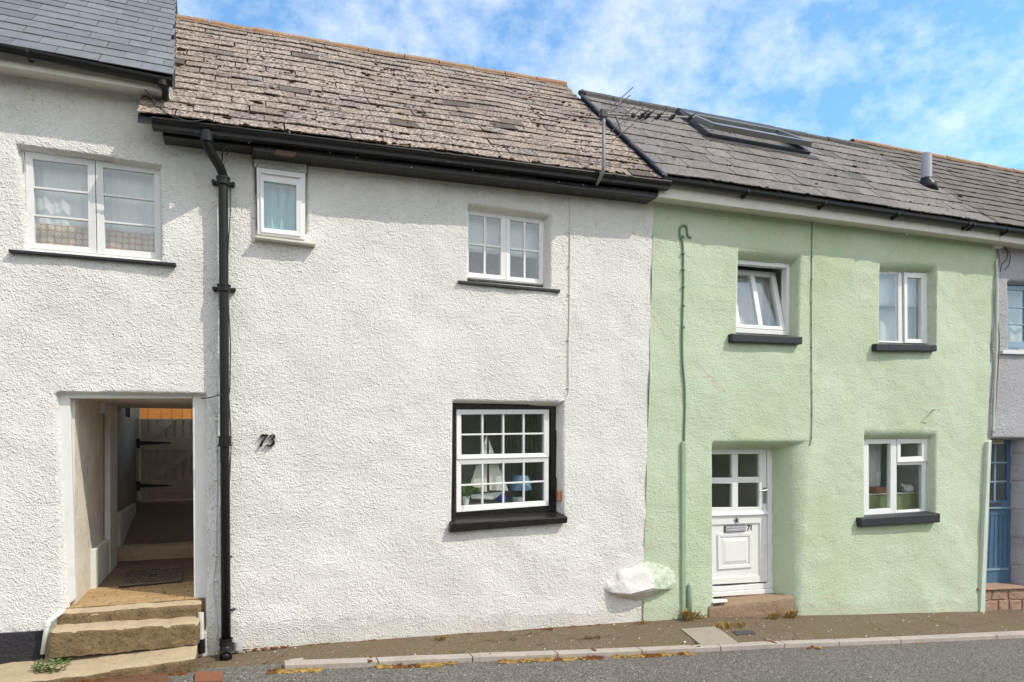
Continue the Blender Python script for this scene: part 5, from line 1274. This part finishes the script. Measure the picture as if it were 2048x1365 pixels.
c=pt(1004,998,.27);MB().tube([c-Vector((0,0,.03)),c-Vector((0,0,.01)),c+Vector((0,0,.02))],[.03,.06,.07],16).build('blue_bowl','cobalt_glass',label='small cobalt blue bowl beside the model boat',cat='bowl')
c=pt(1035,998,.26);MB().tube([c-Vector((0,0,.035)),c+Vector((0,0,.02))],[.055,.06],12).build('glass_dish','grey_plastic',label='pale clear dish below the blue lamp shade',cat='dish')
# things in the lower green cottage window
MB().box(q7[0].x-.05,q7[1].x+.05,.26,.6,pt(1780,1022,.26).z-.05,pt(1780,1022,.26).z).build('window_board','pot_white',w7)
zb7=pt(1780,1022,.26).z
bb=thing('wooden_tray','reddish brown wooden tray standing inside the lower green cottage window','tray',pt(1757,985,.33))
MB().hexa(quad([(1734,975),(1784,973),(1782,986),(1737,988)],.33),[v+Vector((0,.06,0)) for v in quad([(1734,975),(1784,973),(1782,986),(1737,988)],.33)]).build('tray','brown_wood',bb,bevel=.01)
zt7=pt(1757,987.5,.33).z;cbx=thing('cabinet','low cabinet coloured with a green road reflection behind the lower green cottage window','cabinet',Vector((q7[0].x+.5,.5,zb7-.6)))
MB().box(q7[0].x+.02,q7[1].x-.0,.30,.62,zb7-.6,zt7-.012).build('carcass','cabinet_reflection',cbx,bevel=.004);MB().box(q7[0].x,q7[1].x+.02,.285,.64,zt7-.012,zt7).build('top','pot_white',cbx,bevel=.003)
jg=thing('white_jug','white jug inside the lower green cottage window','jug',pt(1815,1020,.5))
c=pt(1815,984,.36);c.z=zt7+.06;MB().tube([c-Vector((0,0,.06)),c-Vector((0,0,.03)),c+Vector((0,0,.02)),c+Vector((0,0,.05))],[.05,.085,.075,.04],16).build('body','pot_white',jg,smooth=True)
MB().tube([c+Vector((-.05,0,.02)),c+Vector((-.11,0,.05)),c+Vector((-.13,0,.07))],[.02,.014,.01],8).build('spout','pot_white',jg)
# ---------------------------------------------------------------- light
A_,K_=1.12,1.66
ld=Vector((-A_,1.,-K_)).normalized()   # direction of sunlight
elev=math.asin(-ld.z);sd=-ld
sun=bpy.data.lights.new('sun','SUN');sun.energy=2.55;sun.angle=math.radians(.5);sun.color=(1.,.92,.79)
so_=bpy.data.objects.new('sun',sun);COL.objects.link(so_);so_.rotation_euler=ld.to_track_quat('-Z','Y').to_euler();so_.location=(10,-10,20)
W=bpy.data.worlds.new('World');sc.world=W;W.use_nodes=True;nt=W.node_tree;nt.nodes.clear();T=NT(nt)
sk=T.n('ShaderNodeTexSky',sky_type='NISHITA');sk.sun_disc=False;sk.sun_elevation=elev;sk.sun_rotation=math.atan2(sd.x,sd.y);sk.air_density=1.0;sk.dust_density=.6;sk.ozone_density=1.6;sk.altitude=50
tc=T.n('ShaderNodeTexCoord').outputs['Generated']
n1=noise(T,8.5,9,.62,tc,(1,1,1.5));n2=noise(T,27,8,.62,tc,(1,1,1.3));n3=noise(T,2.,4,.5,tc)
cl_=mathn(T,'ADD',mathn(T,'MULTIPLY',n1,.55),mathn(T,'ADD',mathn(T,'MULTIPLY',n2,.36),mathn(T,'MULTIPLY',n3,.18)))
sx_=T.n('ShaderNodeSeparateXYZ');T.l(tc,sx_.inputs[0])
south_fill=mathn(T,'MAXIMUM',mathn(T,'MULTIPLY',sx_.outputs[1],-1.),0.)   # bright cloud added on the unseen sun side to lift the shaded walls
cl_=mathn(T,'ADD',cl_,mathn(T,'MULTIPLY',south_fill,.0))
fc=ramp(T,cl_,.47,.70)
fc=mathn(T,'MINIMUM',mathn(T,'ADD',mathn(T,'ADD',mathn(T,'MULTIPLY',fc,.40),.07),mathn(T,'MULTIPLY',south_fill,.95)),1.)
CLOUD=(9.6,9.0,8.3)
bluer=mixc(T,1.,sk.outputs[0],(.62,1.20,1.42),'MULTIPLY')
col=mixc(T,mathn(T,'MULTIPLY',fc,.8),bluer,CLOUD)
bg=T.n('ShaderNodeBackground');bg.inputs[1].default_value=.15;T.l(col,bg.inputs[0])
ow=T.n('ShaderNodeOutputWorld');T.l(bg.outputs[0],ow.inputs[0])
# ---------------------------------------------------------------- camera
cam=bpy.data.cameras.new('camera');cam.sensor_width=36;cam.lens=F/2048*36;cam.shift_y=(HZ-682.5)/2048;cam.clip_end=500;cam.clip_start=.05
co=bpy.data.objects.new('camera',cam);COL.objects.link(co);co.location=(0,-D0,ZC);co.rotation_euler=(math.pi/2,0,-TH);sc.camera=co
sc.view_settings.view_transform='Standard';sc.view_settings.look='None';sc.view_settings.gamma=1;sc.view_settings.exposure=.39
sc.cycles.max_bounces=8;sc.cycles.transparent_max_bounces=16
